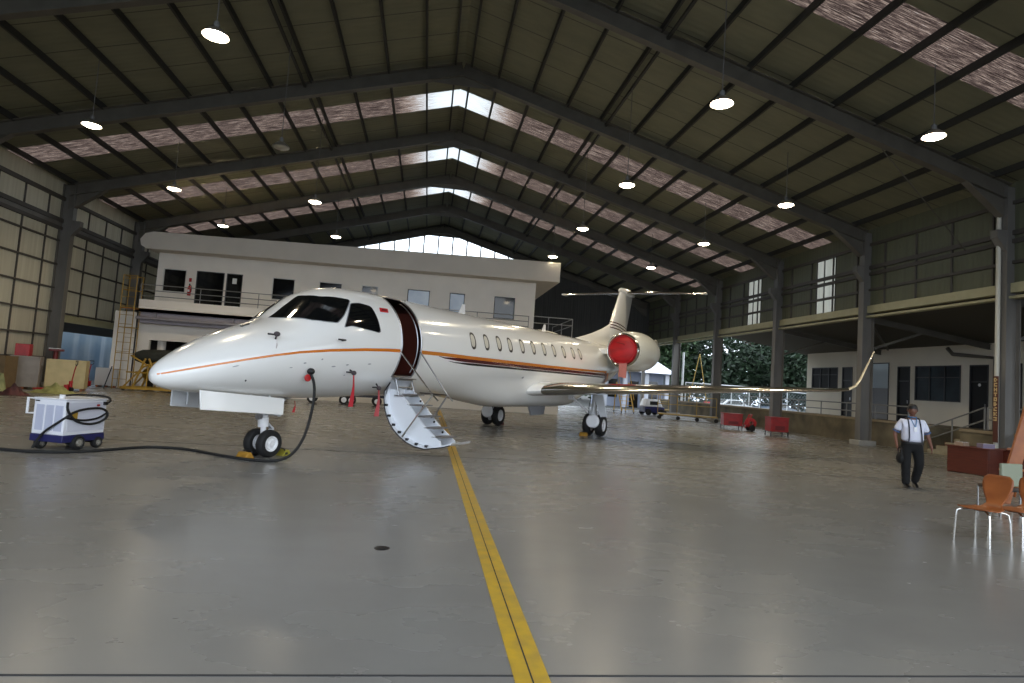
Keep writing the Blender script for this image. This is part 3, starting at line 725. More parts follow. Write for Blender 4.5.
# sill step and hinged airstair
sl = jp(MB().box(2.46, 3.10, -1.1, -.92, 1.57, 1.6), 'door_sill', M['steel'], bevel=.005)
gl_ = MB()
for s in (2.5, 3.06):
    gl_.tube([J(s, 1.0, 1.58), J(s, 1.12, 1.22)], .018, 8)
for z, l in ((1.56, 1.02), (1.4, 1.06), (1.24, 1.1)): gl_.tube([J(2.5, l, z), J(3.06, l, z)], .014, 8)
gl_.box(2.5, 3.06, -1.2, -.98, 1.21, 1.235)
jp(gl_, 'sill_ladder', M['steel'], sl)
prof = [(.93, 1.50), (.79, 1.30), (.80, 1.12), (.83, .95), (.90, .79), (.99, .64), (1.12, .50), (1.28, .38), (1.47, .28), (1.68, .215), (1.93, .19), (2.22, .24), (2.42, .285), (2.56, .33)]
mdoor = mat('door inner white', (226, 230, 236), .35, coat=.2)
D0, D1 = 2.42, 3.14
air = jp(MB().loft([[J(s, l, z) for l, z in prof]+[J(s, l+.05*(-(z-.2))*.0+.045*.7, z+.045) for l, z in reversed(prof)] for s in (D0, D1)]), 'airstair_door', mdoor, angle=50)
# side stringers carrying the steps
for s in (D0+.12, D1-.06):
    inner = [(1.02, 1.34), (1.18, 1.24), (1.36, 1.06), (1.56, .86), (1.78, .66), (2.0, .5), (2.22, .36)]
    q = [J(s, l+.03, z+.04) for l, z in prof[1:12]]+[J(s, l, z) for l, z in reversed(inner)]
    jp(MB().prism(q, (.03, 0, 0)), 'stringer', mdoor, air, smooth=False)
for k, (l, z) in enumerate([(1.22, 1.26), (1.46, 1.05), (1.70, .83), (1.94, .61), (2.14, .44)]):
    jp(MB().box(D0+.12, D1, -(l+.10), -(l-.15), z-.02, z+.006), 'step', mat('step tread', (120, 118, 118), .5, .3) if k == 0 else bpy.data.materials['step tread'], air, bevel=.004)
jp(MB().tube([J(D0, l-.012, z-.01) for l, z in prof], .014, 6), 'edge_seal', M['dark_steel'], air)
lt_ = MB()
for l, z in [(.83, 1.0), (.93, .78), (1.07, .6), (1.24, .46), (1.45, .33), (1.7, .26), (1.95, .24)]: lt_.box(D0-.02, D0+.03, -(l+.05), -(l-.01), z-.02, z+.03)
jp(lt_, 'latches', M['dark_steel'], air, smooth=False)
bl = MB()
for l, z in [(1.28, 1.12), (1.36, 1.0), (1.6, .8), (1.68, .7), (1.92, .5)]: bl.ball(J(D1-.075, l, z), .025, 8, 6)
jp(bl, 'bolts', M['black'], air)
for s, top, elb, ft in ((2.4, (1.14, 2.16), (2.06, 1.29), (1.36, .38)), (3.12, (1.12, 2.22), (1.95, 1.28), (1.38, .42))):
    b = MB(); b.tube([J(s, *top), J(s, *elb)], .017, 8)
    b.tube([J(s, elb[0], elb[1]), J(s, elb[0]+.13, elb[1]-.1)], .017, 8)
    b.tube([J(s, elb[0]-.02, elb[1]), J(s, *ft)], .02, 8)
    jp(b, 'handrail', M['chrome'] if s < 3 else M['steel'], air)
jp(MB().tube([J(2.4, 2.03, 1.31), J(3.12, 1.93, 1.30)], .014, 8).tube([J(3.12, 1.2, 1.3), J(3.12, 1.93, 1.3)], .012, 6), 'cross_rail', M['dark_steel'], air)
# belly fairing
bf = []
def sm(x): x = max(0, min(1, x)); return x*x*(3-2*x)
for s in [4.6+.3*k for k in range(40)]:
    env = sm((s-4.6)/4.2)*(1-sm((s-13.2)/2.9)); zc, zb = _ip(s, 1), _ip(s, 4); rg = []
    for k in range(49):
        t = -31-118*k/48; p = fus(s, math.radians(t)); w = sm(min(-31-t, t+149)/40.)*env
        g = 1+w*((zc-.865)/(zc-zb)-1)+.004
        rg.append(J(s, p[1]*g, zc+(p[2]-zc)*g))
    bf.append(rg)
jp(MB().loft(bf, False, False), 'belly_fairing', WJ, angle=60)
jp(MB().hexa([J(11.2, .05, .9), J(12.6, .05, .9), J(12.6, -.05, .9), J(11.2, -.05, .9), J(11.45, .04, .55), J(12.5, .04, .57), J(12.5, -.04, .57), J(11.45, -.04, .55)]), 'ventral_fin', mat('antenna grey', (150, 152, 158), .5), smooth=False, bevel=.02)
# wings
def airfoil(sle, l, z, ch, tc, cant=0., sgn=1, n=15, grow=0., inc=0.):
    up, lo = [], []
    for i in range(n+1):
        x = .5*(1-math.cos(PI*i/n)); yt = 5*tc*(.2969*x**.5-.126*x-.3516*x*x+.2843*x**3-.1015*x**4)
        cam = .02*(2*.4*x-x*x)/.16 if x < .4 else .02*(.2+.8*x-x*x)/.36
        up.append((x, cam+yt*1.0)); lo.append((x, cam-yt*.85))
    pts = list(reversed(up))+lo[1:-1]
    c, s_ = math.cos(cant), math.sin(cant); out = []
    for x, y in pts:
        y *= ch; y += x*ch*inc
        if grow: y += grow*(1 if y > 0 else -1)
        xx = sle+x*ch-(grow*1.5 if grow else 0)
        out.append(J(xx, sgn*(l-y*s_), z+y*c))
    return out
WS = [(9.15, .8, 1.42, 4.45, .115, 0), (9.45, 1.25, 1.46, 4.1, .115, 0), (10.3, 3.3, 1.62, 3.05, .115, 0), (11.85, 6.5, 1.87, 2.05, .11, 0), (13.35, 9.55, 2.10, 1.15, .10, .05),
      (13.52, 9.85, 2.15, 1.05, .10, .35), (13.7, 10.05, 2.27, .95, .09, .8), (13.9, 10.18, 2.5, .86, .085, 1.15), (14.3, 10.38, 3.0, .66, .08, 1.2), (14.7, 10.56, 3.46, .42, .08, 1.2)]
mtop = WJ
for sgn, nm in ((1, 'wing'), (-1, 'wing')):
    w = jp(MB().loft([airfoil(*a[:5], cant=a[5], sgn=sgn) for a in WS[:6]]), nm, mtop, angle=50)
    jp(MB().loft([airfoil(*a[:5], cant=a[5], sgn=sgn) for a in WS[5:]]), 'winglet', mat('winglet cream', (232, 222, 196), .25, coat=.5) if sgn > 0 else bpy.data.materials['winglet cream'], w, angle=50)
    le = []
    for a in WS[1:6]:
        r = airfoil(*a[:5], cant=a[5], sgn=sgn, grow=.004); le.append(r[15-5:15+6])
    jp(MB().loft(le, False, False), 'leading_edge', M['chrome'], w, angle=60)
    # flap track fairings
    for l in (2.9, 5.6):
        i = 2 if l < 4 else 3; a = WS[i]
        s0 = a[0]+a[3]*.55; z0 = a[2]-.06
        jp(MB().lathe([(.0, 0), (.06, .15), (.09, .5), (.08, .9), (.03, 1.4), (0, 1.6)], J(s0, sgn*l, z0), (1, 0, .02), 12), 'flap_fairing', WJ, w)
# main gear
mgear = M['jet_grey']
def wheel(parent, s, l, z, r, w, name='wheel'):
    t = jp(MB().lathe([(r*.55, -w*.36), (r*.62, -w/2), (r*.88, -w/2), (r*.97, -w*.36), (r, -w*.12), (r, w*.12), (r*.97, w*.36), (r*.88, w/2), (r*.62, w/2), (r*.55, w*.36)], J(s, l, z), (0, -1, 0), 32), name, M['rubber'], parent)
    h = MB()
    for q in (-1, 1):
        h.lathe([(0, q*w*.40), (r*.16, q*w*.42), (r*.18, q*w*.34), (r*.40, q*w*.30), (r*.46, q*w*.44), (r*.56, q*w*.46), (r*.57, q*w*.36)], J(s, l, z), (0, -1, 0), 28)
        for k in range(6):
            a = 2*PI*k/6; h.ball(J(s+r*.3*math.cos(a), l+q*w*.33, z+r*.3*math.sin(a)), r*.05, 6, 4)
    jp(h, 'hub', M['white_paint'], t); return t
for sgn in (1, -1):
    g = jp(MB().cyl(J(12.35, sgn*2.02, 1.5), J(12.2, sgn*2.04, .55), .085, .075).cyl(J(12.2, sgn*2.04, .85), J(12.2, sgn*2.04, .5), .1, .1).bar(J(12.2, sgn*2.04, .55), J(12.5, sgn*2.05, .38), .13, .16).cyl(J(12.43, sgn*1.78, .38), J(12.43, sgn*2.32, .38), .06), 'main_gear', mgear)
    jp(MB().cyl(J(12.3, sgn*2.04, 1.15), J(12.58, sgn*2.05, .5), .05, .035), 'shock_strut', M['steel'], g)
    jp(MB().cyl(J(12.2, sgn*1.2, 1.3), J(12.2, sgn*1.98, .72), .045, .04).box(12.1, 12.3, -sgn*1.2-.07, -sgn*1.2+.07, 1.2, 1.4), 'side_brace', M['white_paint'], g)
    wheel(g, 12.43, sgn*1.83, .38, .38, .24); wheel(g, 12.43, sgn*2.27, .38, .38, .24)
    jp(MB().hexa([J(12.0, sgn*2.1, 1.42), J(12.0, sgn*2.42, 1.45), J(12.05, sgn*2.42, 1.45), J(12.05, sgn*2.1, 1.42), J(12.0, sgn*2.38, .68), J(12.0, sgn*2.62, .72), J(12.05, sgn*2.62, .72), J(12.05, sgn*2.38, .68)][::1]), 'gear_door', mgear, g, smooth=False, bevel=.01)
    jp(MB().lathe([(0, .05), (.2, .05), (.24, .0), (.24, -.04), (0, -.04)], J(12.02, sgn*2.1, .52), (-1, 0, 0), 20), 'brake_cover', M['white_paint'], g)
    jp(MB().tube([J(12.15, sgn*1.95, 1.3), J(12.1, sgn*1.9, .9), J(12.15, sgn*1.95, .5)], .014, 6, smooth=2), 'hydraulic_line', M['black'], g)
# nose gear
ng = jp(MB().cyl(J(-.02, 0, 1.15), J(.0, 0, .58), .075).cyl(J(0, 0, .6), J(.02, 0, .25), .05).cyl(J(.02, -.2, .25), J(.02, .2, .25), .04).cyl(J(-.02, 0, .72), J(0, 0, .55), .1), 'nose_gear', M['white_paint'])
jp(MB().cyl(J(-.05, .1, .8), J(.22, .1, .78), .035).ball(J(.25, .1, .775), .05, 10, 8), 'steering_actuator', M['jet_grey'], ng)
jp(MB().bar(J(.05, 0, .62), J(.2, 0, .5), .1, .03).bar(J(.2, 0, .5), J(.04, 0, .3), .1, .03), 'torque_link', M['jet_grey'], ng)
jp(MB().cyl(J(.0, .07, .9), J(.5, .07, 1.1), .03), 'drag_brace', M['steel'], ng)
jp(MB().cyl(J(-.12, .06, .74), J(-.2, .06, .74), .05, .065), 'taxi_light', M['steel'], ng)
wheel(ng, .02, .165, .25, .25, .17); wheel(ng, .02, -.165, .25, .25, .17)
for sgn in (1, -1):
    l = .40*sgn
    d = jp(MB().hexa([J(-1.58, l, .9), J(.08, l, .79), J(.08, l-.035*sgn, .79), J(-1.58, l-.035*sgn, .9), J(-1.60, l-.03*sgn, 1.21), J(.10, l-.03*sgn, 1.09), J(.10, l-.065*sgn, 1.09), J(-1.60, l-.065*sgn, 1.21)]), 'nose_gear_door', M['jet_white'] if sgn > 0 else M['jet_grey'], smooth=False, bevel=.008)
    rb = MB()
    for s in (-1.35, -1.0, -.6, -.2): rb.box(s, s+.03, -(l-.1*sgn)-.015, -(l-.1*sgn)+.015, .93, 1.15)
    jp(rb, 'door_rib', mgear, d, smooth=False)
# engines
def engine(sgn):
    O = Vector(J(15.0, sgn*2.1, 3.22)); ax = Vector((1, 0, .03))
    nac = jp(MB().lathe([(.55, .25), (.565, .05), (.60, 0), (.66, .06), (.72, .25), (.78, .7), (.82, 1.3), (.835, 1.8), (.82, 2.3), (.77, 2.85), (.67, 3.4), (.55, 3.85), (.46, 4.15), (.44, 4.1), (.3, 3.7)], O, ax, 44), 'engine_nacelle', mat('nacelle paint', (230, 230, 220), .25, coat=.5, var=.06, scale=2) if sgn > 0 else bpy.data.materials['nacelle paint'], angle=60)
    jp(MB().lathe([(.565, .045), (.585, .005), (.61, -.006), (.645, .03), (.675, .09)], O, ax, 44), 'intake_lip', M['chrome'], nac)
    rv = MB()
    for k in range(26):
        a = 2*PI*k/26; rv.ball(O+Vector((.17, .708*math.cos(a), .708*math.sin(a)+.005)), .014, 6, 4)
    jp(rv, 'lip_rivets', M['steel'], nac)
    jp(MB().ball(O+Vector((2.9, -sgn*.55, .45)), (.3, .1, .25), 12, 8), 'exhaust_soot_panel', mat('soot stained paint', (128, 124, 112), .6, var=.4, scale=4) if sgn > 0 else bpy.data.materials['soot stained paint'], nac)
    py = MB().hexa([J(15.9, sgn*.6, 3.05), J(19.4, sgn*.5, 3.15), J(19.4, sgn*.5, 3.3), J(15.9, sgn*.6, 3.35), J(16.0, sgn*1.5, 3.12), J(18.9, sgn*1.6, 3.25), J(18.9, sgn*1.6, 3.38), J(16.0, sgn*1.5, 3.32)])
    jp(py, 'engine_pylon', WJ, bevel=.05)
engine(1); engine(-1)
# fin, dorsal fillet, tailplane, bullet
def finsec(sle, z, ch, tc, n=14):
    up, lo = [], []
    for i in range(n+1):
        x = .5*(1-math.cos(PI*i/n)); yt = 5*tc*(.2969*x**.5-.126*x-.3516*x*x+.2843*x**3-.1015*x**4)*ch
        up.append(J(sle+x*ch, yt, z)); lo.append(J(sle+x*ch, -yt, z))
    return list(reversed(up))+lo[1:-1]
fin = jp(MB().loft([finsec(17.9, 3.3, 4.3, .12), finsec(19.05, 4.25, 3.2, .11), finsec(19.55, 4.7, 2.75, .11), finsec(20.85, 6.48, 2.2, .11), finsec(20.95, 6.62, 2.1, .09)]), 'tail_fin', WJ, angle=60)
for z in (4.52, 4.66, 4.80):
    k = (z-4.25)/.45; sle = 19.05+.5*k; ch = 3.2-.45*k
    jp(MB().loft([[(p[0]+(z-4.66)*0+ (p[0]-20.5)*.006, p[1]*1.04, p[2]-.12*((p[0]-19.6)/3)**2+.05) for p in finsec(sle-.005, z+dz, ch+.01, .112)] for dz in (0, .045)], False), 'fin_stripe', bpy.data.materials['maroon stripe'], fin)
dl = []
for s, z, w in [(15.2, 3.66, .02), (16.2, 3.86, .1), (17.2, 4.08, .16), (18.4, 4.38, .2), (19.3, 4.66, .2), (19.9, 4.9, .15)]:
    b = _ip(s, 3)-.12; dl.append([J(s, w*1.9, b), J(s, w*.75, (b+z)/2), J(s, w*.3, z-.02), J(s, 0, z), J(s, -w*.3, z-.02), J(s, -w*.75, (b+z)/2), J(s, -w*1.9, b)])
jp(MB().loft(dl), 'dorsal_fillet', WJ, angle=70)
for sgn in (1, -1):
    h = jp(MB().loft([airfoil(21.4, .0, 6.55, 1.75, .075, sgn=sgn, inc=.11), airfoil(22.35, 3.55, 6.64, 1.15, .08, sgn=sgn, inc=.11), airfoil(22.5, 3.78, 6.65, 1.0, .08, sgn=sgn, inc=.11)]), 'tailplane', WJ, angle=60)
    jp(MB().loft([airfoil(21.45, .2, 6.555, 1.72, .075, sgn=sgn, grow=.003, inc=.11)[8:22], airfoil(22.31, 3.4, 6.637, 1.18, .08, sgn=sgn, grow=.003, inc=.11)[8:22]], False, False), 'leading_edge', M['chrome'], h)
    jp(MB().lathe([(0, 0), (.05, .12), (.075, .5), (.05, .9), (0, 1.15)], J(22.35, sgn*3.78, 6.66), (1, 0, .1), 14), 'tip_fairing', WJ, h)
jp(MB().lathe([(0, 0), (.09, .06), (.15, .25), (.2, .8), (.2, 1.6), (.13, 2.3), (0, 2.8)], J(20.8, 0, 6.6), (1, 0, .03), 24), 'bullet_fairing', WJ)
# blade antennas
for s, z, l in ((6.3, 3.5, 0), (11.9, 3.58, 0)): jp(MB().prism([J(s, -.015, z-.02), J(s+.35, -.015, z-.02), J(s+.3, -.015, z+.28), J(s+.2, -.015, z+.28)], (0, -.03, 0)), 'blade_antenna', M['white_paint'], smooth=False)
# pitot probes etc
for s, t in ((-.58, 30.5), (.7, 5.0), (1.08, -27), (2.13, -47)):
    p0 = Vector(surf(s, t)); p1 = Vector(surf(s, t, .1)); jp(MB().tube([p0, p1, p1+Vector((-.18, 0, 0))], .016, 8), 'probe', M['dark_steel'])
# ---- covers and pennants: things that hang on the jet
JM = Matrix.Translation(JET.location) @ Matrix.Rotation(JET.rotation_euler[2], 4, 'Z')
def wj(p): return JM @ Vector(p)
mpen = mat('red fabric', (196, 38, 52), .7, var=.2, scale=5)
ic = thing('intake_cover', 'bright red padded cover closing the jet engine intake', 'engine cover', wj(J(15.0, 2.1, 3.22)), JET.rotation_euler[2])
MB().lathe([(0, -.12), (.2, -.11), (.4, -.07), (.52, .0), (.56, .06), (.56, .16)], (0, 0, 0), (1, 0, .03), 40).build('padded_disc', mat('intake cover red', (190, 14, 24), .55, rgb2=(150, 12, 20), scale=1.5, stretch=(1, 1, 3)), ic)
MB().tube([(-.05, .52*math.cos(2*PI*k/40), .52*math.sin(2*PI*k/40)) for k in range(40)], .012, 6, True).build('piping', mpen, ic)
MB().tube([(-.11, .2, .28), (-.2, .12, .27), (-.2, -.05, .24), (-.11, -.12, .22)], .018, 8, smooth=2).build('strap', mat('dark red strap', (120, 10, 16), .6), ic)
MB().hexa([(-.03, .1, -.5), (-.03, -.22, -.5), (.0, -.22, -.5), (.0, .1, -.5), (.02, .1, -1.05), (.02, -.2, -1.1), (.04, -.2, -1.1), (.04, .1, -1.05)]).build('streamer', mat('faded pink streamer', (196, 120, 110), .7), ic, smooth=False)
def pennant(s, t, ln, w, label, col=None, cap=True, out=.12, fwd=0.):
    p = wj(surf(s, t, out)); b = thing('remove_before_flight_pennant', label, 'pennant', p, JET.rotation_euler[2])
    if cap: MB().ball((0, 0, 0), (.06, .045, .045), 12, 8).build('probe_cover', mat('cover cloth', (70, 62, 66), .7), b)
    n = 8; vs = []
    for k in range(n+1):
        q = k/n; ww = w*(.45+.55*q); vs += [(fwd*q-ww/2+.012*math.sin(5*q), -.015*math.sin(4*q), -.03-ln*q), (fwd*q+ww/2+.012*math.sin(5*q), .012*math.sin(5*q+1), -.03-ln*q)]
    m_ = MB(); m_.add(vs+[(x, y-.006, z) for x, y, z in vs], [(2*k, 2*k+1, 2*k+3, 2*k+2) for k in range(n)]+[(2*(n+1)+2*k, 2*(n+1)+2*k+2, 2*(n+1)+2*k+3, 2*(n+1)+2*k+1) for k in range(n)])
    m_.build('streamer', col or mpen, b)
    return b
pennant(1.08, -27, .62, .11, 'long red streamer hanging from the probe left of the airstair')
pennant(2.13, -47, .56, .13, 'faded red streamer hanging by the edge of the airstair', mat('faded red fabric', (178, 74, 78), .7))
pennant(-.58, 30.5, .42, .035, 'thin pale and maroon strap hanging from the upper nose probe', mat('maroon strap', (130, 76, 84), .7, rgb2=(210, 200, 200), scale=9, stretch=(1, 1, 1)))
pennant(.62, -86, .22, .05, 'short red tag hanging under the belly right of the hose', out=.03, cap=False)
# ------------------------------------------------------------------ ground power cart and its cable
cart = thing('ground_power_cart', 'white ground power cart with navy base and black hose coiled on its side', 'power cart', (-6.13, 11.6, 0), math.radians(73))
mnavy = mat('navy paint', (34, 36, 86), .4); mcw = mat('cart white enamel', (226, 228, 236), .35)
HX, HY = .42, .31; mhub = mat('grubby hub', (146, 142, 132), .5)
MB().box(-HX, HX, -HY, HY, .26, .85).build('cabinet', mcw, cart, bevel=.015)
MB().box(-HX-.01, HX+.01, -HY-.01, HY+.01, .14, .26).build('chassis', mnavy, cart, bevel=.01)
MB().box(-HX-.01, HX+.01, -HY-.01, HY+.01, .85, .875).build('lid', mcw, cart, bevel=.008)
mlv = mat('louvre lilac grey', (186, 190, 208), .5)
for i, y in enumerate((-.27, -.09, .10)):
    b = MB(); b.box(-HX-.006, -HX, y, y+.15, .33, .76)
    for k in range(17): b.box(-HX-.014, -HX, y+.01, y+.14, .34+k*.0245, .348+k*.0245)
    b.build('louvre_panel', mlv, cart, smooth=False)
MB().box(-HX+.06, HX-.04, -HY-.006, -HY, .32, .81).build('side_panel', mat('cart panel', (210, 212, 224), .4), cart, bevel=.003)
MB().box(-.3, -.18, -HY-.012, -HY-.004, .52, .66).build('warning_plate', mat('ochre plate', (176, 138, 44), .5), cart)
MB().box(.2, .26, -HY-.014, -HY-.004, .74, .775).build('red_switch', M['red'], cart)
MB().box(-HX-.012, -HX-.004, .2, .28, .81, .83).build('name_plate', M['black'], cart)
MB().tube([(-HX+.05, HY+.02, .84), (-HX-.04, HY+.08, .86), (-HX-.04, HY+.08, .6), (-HX+.05, HY+.02, .6)], .022, 8).tube([(HX-.05, HY+.02, .84), (HX, HY+.08, .86), (HX, HY+.08, .6)], .022, 8).build('push_handle', M['white_paint'], cart)
MB().cyl((-.3, -.1, .87), (-.3, -.1, .94), .045).build('filler_cap', M['white_paint'], cart, bevel=.008)
for x, y, r in ((-.12, -HY+.0, .13), (.3, -HY+.02, .1), (-HX+.1, HY-.1, .1), (.3, HY-.06, .1)):
    w = MB().lathe([(r*.45, -.04), (r*.75, -.05), (r*.96, -.035), (r, 0), (r*.96, .035), (r*.75, .05), (r*.45, .04)], (x, y, r), (0, 1, 0), 24).build('wheel', M['rubber'], cart)
    MB().lathe([(0, -.045), (r*.22, -.05), (r*.36, -.03), (r*.55, -.045), (r*.55, .045), (r*.36, .03), (0, .045)], (x, y, r), (0, 1, 0), 20).build('hub', mhub, w)
MB().tube([(-.12, -HY, .13), (-.12, HY, .13)], .02, 8).tube([(.3, -HY, .1), (.3, HY, .1)], .02, 8).build('axle', M['black'], cart)
hs = MB(); fy = -HY-.03
hs.tube([(-HX+.01, -HY-.02, .82), (-HX-.02, fy-.02, .72), (-HX+.06, fy-.02, .6), (-.22, fy-.02, .48), (.1, fy-.02, .42), (.38, fy-.02, .5), (.44, fy, .62), (.3, fy, .71), (0, fy, .71), (-.26, fy-.01, .67), (-HX+.02, fy-.02, .6), (-HX-.04, -.2, .46), (-HX-.05, .0, .32), (-HX-.06, .1, .18), (-HX-.12, .12, .04)], .02, 8, smooth=3)
hs.tube([(-.4, fy, .56), (-.22, fy+.005, .52), (0, fy+.005, .5), (.25, fy+.005, .53), (.42, fy+.005, .62)], .018, 8, smooth=3)
hs.build('coiled_hose', M['rubber'], cart)
MB().tube([(-.3, -.1, .92), (-.1, -.14, .94), (.3, -.2, .93), (.46, -.3, .9), (.44, -.37, .84), (.38, -.375, .8)], .018, 8, smooth=3).build('top_hose', M['black'], cart)
MB().box(.33, .42, -HY-.03, -HY+.02, .76, .82).build('hose_socket', M['black'], cart, bevel=.006)
cb = MB().tube([(-9.5, 10.2, .025), (-8.2, 10.75, .025), (-6.9, 10.98, .025), (-6.5, 10.85, .025), (-6.0, 10.82, .025), (-5.5, 11.15, .025), (-5.15, 11.9, .025), (-4.82, 12.1, .025), (-4.3, 12.02, .025), (-3.6, 11.48, .025), (-3.1, 11.12, .025), (-2.72, 11.0, .025), (-2.45, 11.02, .03), (-2.22, 11.05, .14), (-2.06, 11.08, .42), (-1.98, 11.1, .8), (-1.95, 11.14, 1.15), (-1.98, 11.18, 1.42), (-2.05, 11.2, 1.56), (-2.1, 11.26, 1.62)], .026, 10, smooth=3)
cbo = tag(cb.build('power_cable', M['rubber']), 'thick black power cable snaking over the floor up to the jet nose', 'cable')
pg = thing('power_plug', 'black cable plug with a round red cap stuck into the jet nose', 'plug', wj(J(.11, .95, 1.6)), JET.rotation_euler[2])
MB().ball((-.02, -.03, .02), (.07, .07, .06), 14, 9).build('plug_body', M['black'], pg)
MB().lathe([(0, .03), (.055, .03), (.065, .02), (.065, 0), (0, 0)], (-.06, -.0, -.1), (-.2, -1, 0), 20).build('red_cap', M['red'], pg)
# wheel chocks
def chock(loc, rot, label, col):
    t = thing('wheel_chock', label, 'chock', loc, rot, 'wheel chocks')
    MB().prism([(-.11, -.13, 0), (.11, -.13, 0), (.04, -.13, .11), (-.02, -.13, .12)], (0, .26, 0)).build('wedge', col, t, bevel=.012)
    MB().box(-.06, .0, -.135, -.13, .03, .07).build('grip_slot', M['black'], t)
    MB().tube([(-.05, -.1, .10), (-.06, -.1, .14), (-.06, .1, .14), (-.05, .1, .10)], .012, 6, smooth=2).build('rope_handle', M['black'], t)
mol = mat('olive yellow rubber', (150, 142, 44), .6)
def wl(s, l): p = wj(J(s, l, 0)); return (p.x, p.y, 0)
a0 = JET.rotation_euler[2]
chock(wl(-.38, .05), a0+PI, 'yellow chock in front of the jet nose wheels', mat('worn chock yellow', (172, 126, 38), .6, var=.4, scale=9))
chock(wl(.42, .1), a0, 'olive chock behind the jet nose wheels', mol)
chock(wl(11.9, 1.85), a0+PI, 'yellow chock in front of the near main wheels below the wing', bpy.data.materials['worn chock yellow'])
chock(wl(12.95, -2.0), a0, 'dark red chock behind the far main wheels beyond the belly', mat('dark red rubber', (96, 32, 24), .6))
# low trolley seen under the nose, behind the jet
tr = thing('low_trolley', 'low flat trolley with white hubbed wheels seen beneath the jet belly', 'trolley', (-4.2, 31.0, 0), .12)
MB().box(-1.7, 2.2, -.5, .5, .42, .54).build('deck', M['dark_steel'], tr, bevel=.01)
for x in (-1.3, .2, .55, 1.8):
    for y in (-.42, .42):
        w = MB().lathe([(.1, -.06), (.22, -.07), (.24, 0), (.22, .07), (.1, .06)], (x, y, .24), (0, 1, 0), 20).build('wheel', M['rubber'], tr)
        MB().lathe([(0, -.08), (.13, -.075), (.13, .075), (0, .08)], (x, y, .24), (0, 1, 0), 18).build('hub', M['white_paint'], w)
MB().bar((2.2, 0, .45), (3.1, 0, .3), .06, .06).build('drawbar', M['dark_steel'], tr)

# ------------------------------------------------------------------ left side clutter
def crate(name, label, loc, rot, size, m, planks=5, cat='crate'):
    t = thing(name, label, cat, loc, rot); x, y, z = (v/2 for v in size); z *= 2
    MB().box(-x, x, -y, y, .1, z).build('case', m, t, bevel=.01)
    s = MB()
    for k in range(3): s.box(-x+.05+k*(x-.1), -x+.15+k*(x-.1), -y, y, 0, .1)
    s.build('skids', M['wood'], t)
    b = MB()
    for q in (-1, 1):
        b.box(q*x-.045 if q > 0 else -x-.005, q*x+.005 if q > 0 else -x+.045, -y-.02, -y, .1, z); 
    b.box(-x, x, -y-.02, -y, .1, .19); b.box(-x, x, -y-.02, -y, z-.09, z)
    b.build('batten', m, t, smooth=False)
    return t
crate('plywood_crate', 'cream plywood crate standing left of the blue sheeted opening', (-15.5, 28.75, 0), .33, (1.4, .9, 1.32), mat('cream plywood', (206, 190, 142), .6, var=.15, scale=3))
crate('grey_crate', 'grey panelled crate beside the cream plywood crate', (-16.68, 27.95, 0), .33, (1.0, .7, 1.38), mat('grey crate panel', (158, 150, 142), .6, var=.18, scale=3))
crate('white_box', 'plain white case below the blue sheet, next to the scaffold tower', (-16.2, 33.6, 0), .2, (.95, .7, .98), mat('dull white panel', (186, 184, 182), .6), cat='case')
crate('timber_box', 'brown timber box at the left edge behind the yellow tarpaulin', (-16.85, 26.6, 0), .1, (.8, .9, 1.35), mat('brown board', (120, 100, 72), .7, var=.2))
# red tool chest with pump on the crates
tb = thing('red_tool_chest', 'red tool chest standing on the grey crate', 'tool chest', (-16.68, 27.9, 1.38), .33)
MB().box(-.38, .12, -.25, .25, 0, .5).build('body', M['red'], tb, bevel=.015)
MB().box(-.36, .1, -.265, -.25, .05, .22).build('drawer', M['red'], tb); MB().box(-.36, .1, -.265, -.25, .26, .45).build('drawer', M['red'], tb)
pu = thing('red_pump', 'dark red hand pump with a flat head standing between the two crates', 'pump', (-15.95, 28.55, 1.32), .33)
MB().cyl((0, 0, 0), (0, 0, .34), .09).build('barrel', mat('maroon paint', (96, 24, 26), .5), pu)
MB().box(-.25, .28, -.12, .12, .34, .44).build('head', bpy.data.materials['maroon paint'], pu, bevel=.015)
MB().box(-.25, .15, -.13, .13, .44, .47).build('top_plate', M['jet_grey'], pu)
MB().cyl((-.1, .12, 0), (-.12, .12, .34), .03).build('side_tube', M['black'], pu)
# pallet jacks
def pallet_jack(loc, rot, label):
    t = thing('pallet_jack', label, 'pallet jack', loc, rot)
    f = MB()
    for y in (-.2, .2): f.box(-1.1, .0, y-.08, y+.08, .06, .11)
    f.box(-.05, .1, -.28, .28, .06, .3); f.build('fork', M['red'], t, bevel=.01)
    MB().cyl((.12, 0, .05), (.12, 0, .45), .07).build('pump_body', M['red'], t)
    MB().tube([(.14, 0, .4), (.2, 0, .9), (.24, 0, 1.12)], .022, 8).build('tiller', M['red'], t)
    MB().tube([(.24, 0, 1.1), (.25, -.13, 1.16), (.25, -.13, 1.3), (.25, .13, 1.3), (.25, .13, 1.16), (.24, 0, 1.1)], .018, 8).build('handle_loop', M['black'], t)
    for y in (-.06, .06): MB().lathe([(0, -.03), (.09, -.03), (.1, 0), (.09, .03), (0, .03)], (.14, y, .1), (0, 1, 0), 16).build('wheel', M['rubber'], t)
pallet_jack((-14.9, 27.7, 0), .25, 'red pallet jack with upright tiller in front of the cream crate')
pallet_jack((-16.75, 32.6, 0), 1.2, 'red pallet jack beside the white case under the blue sheet')
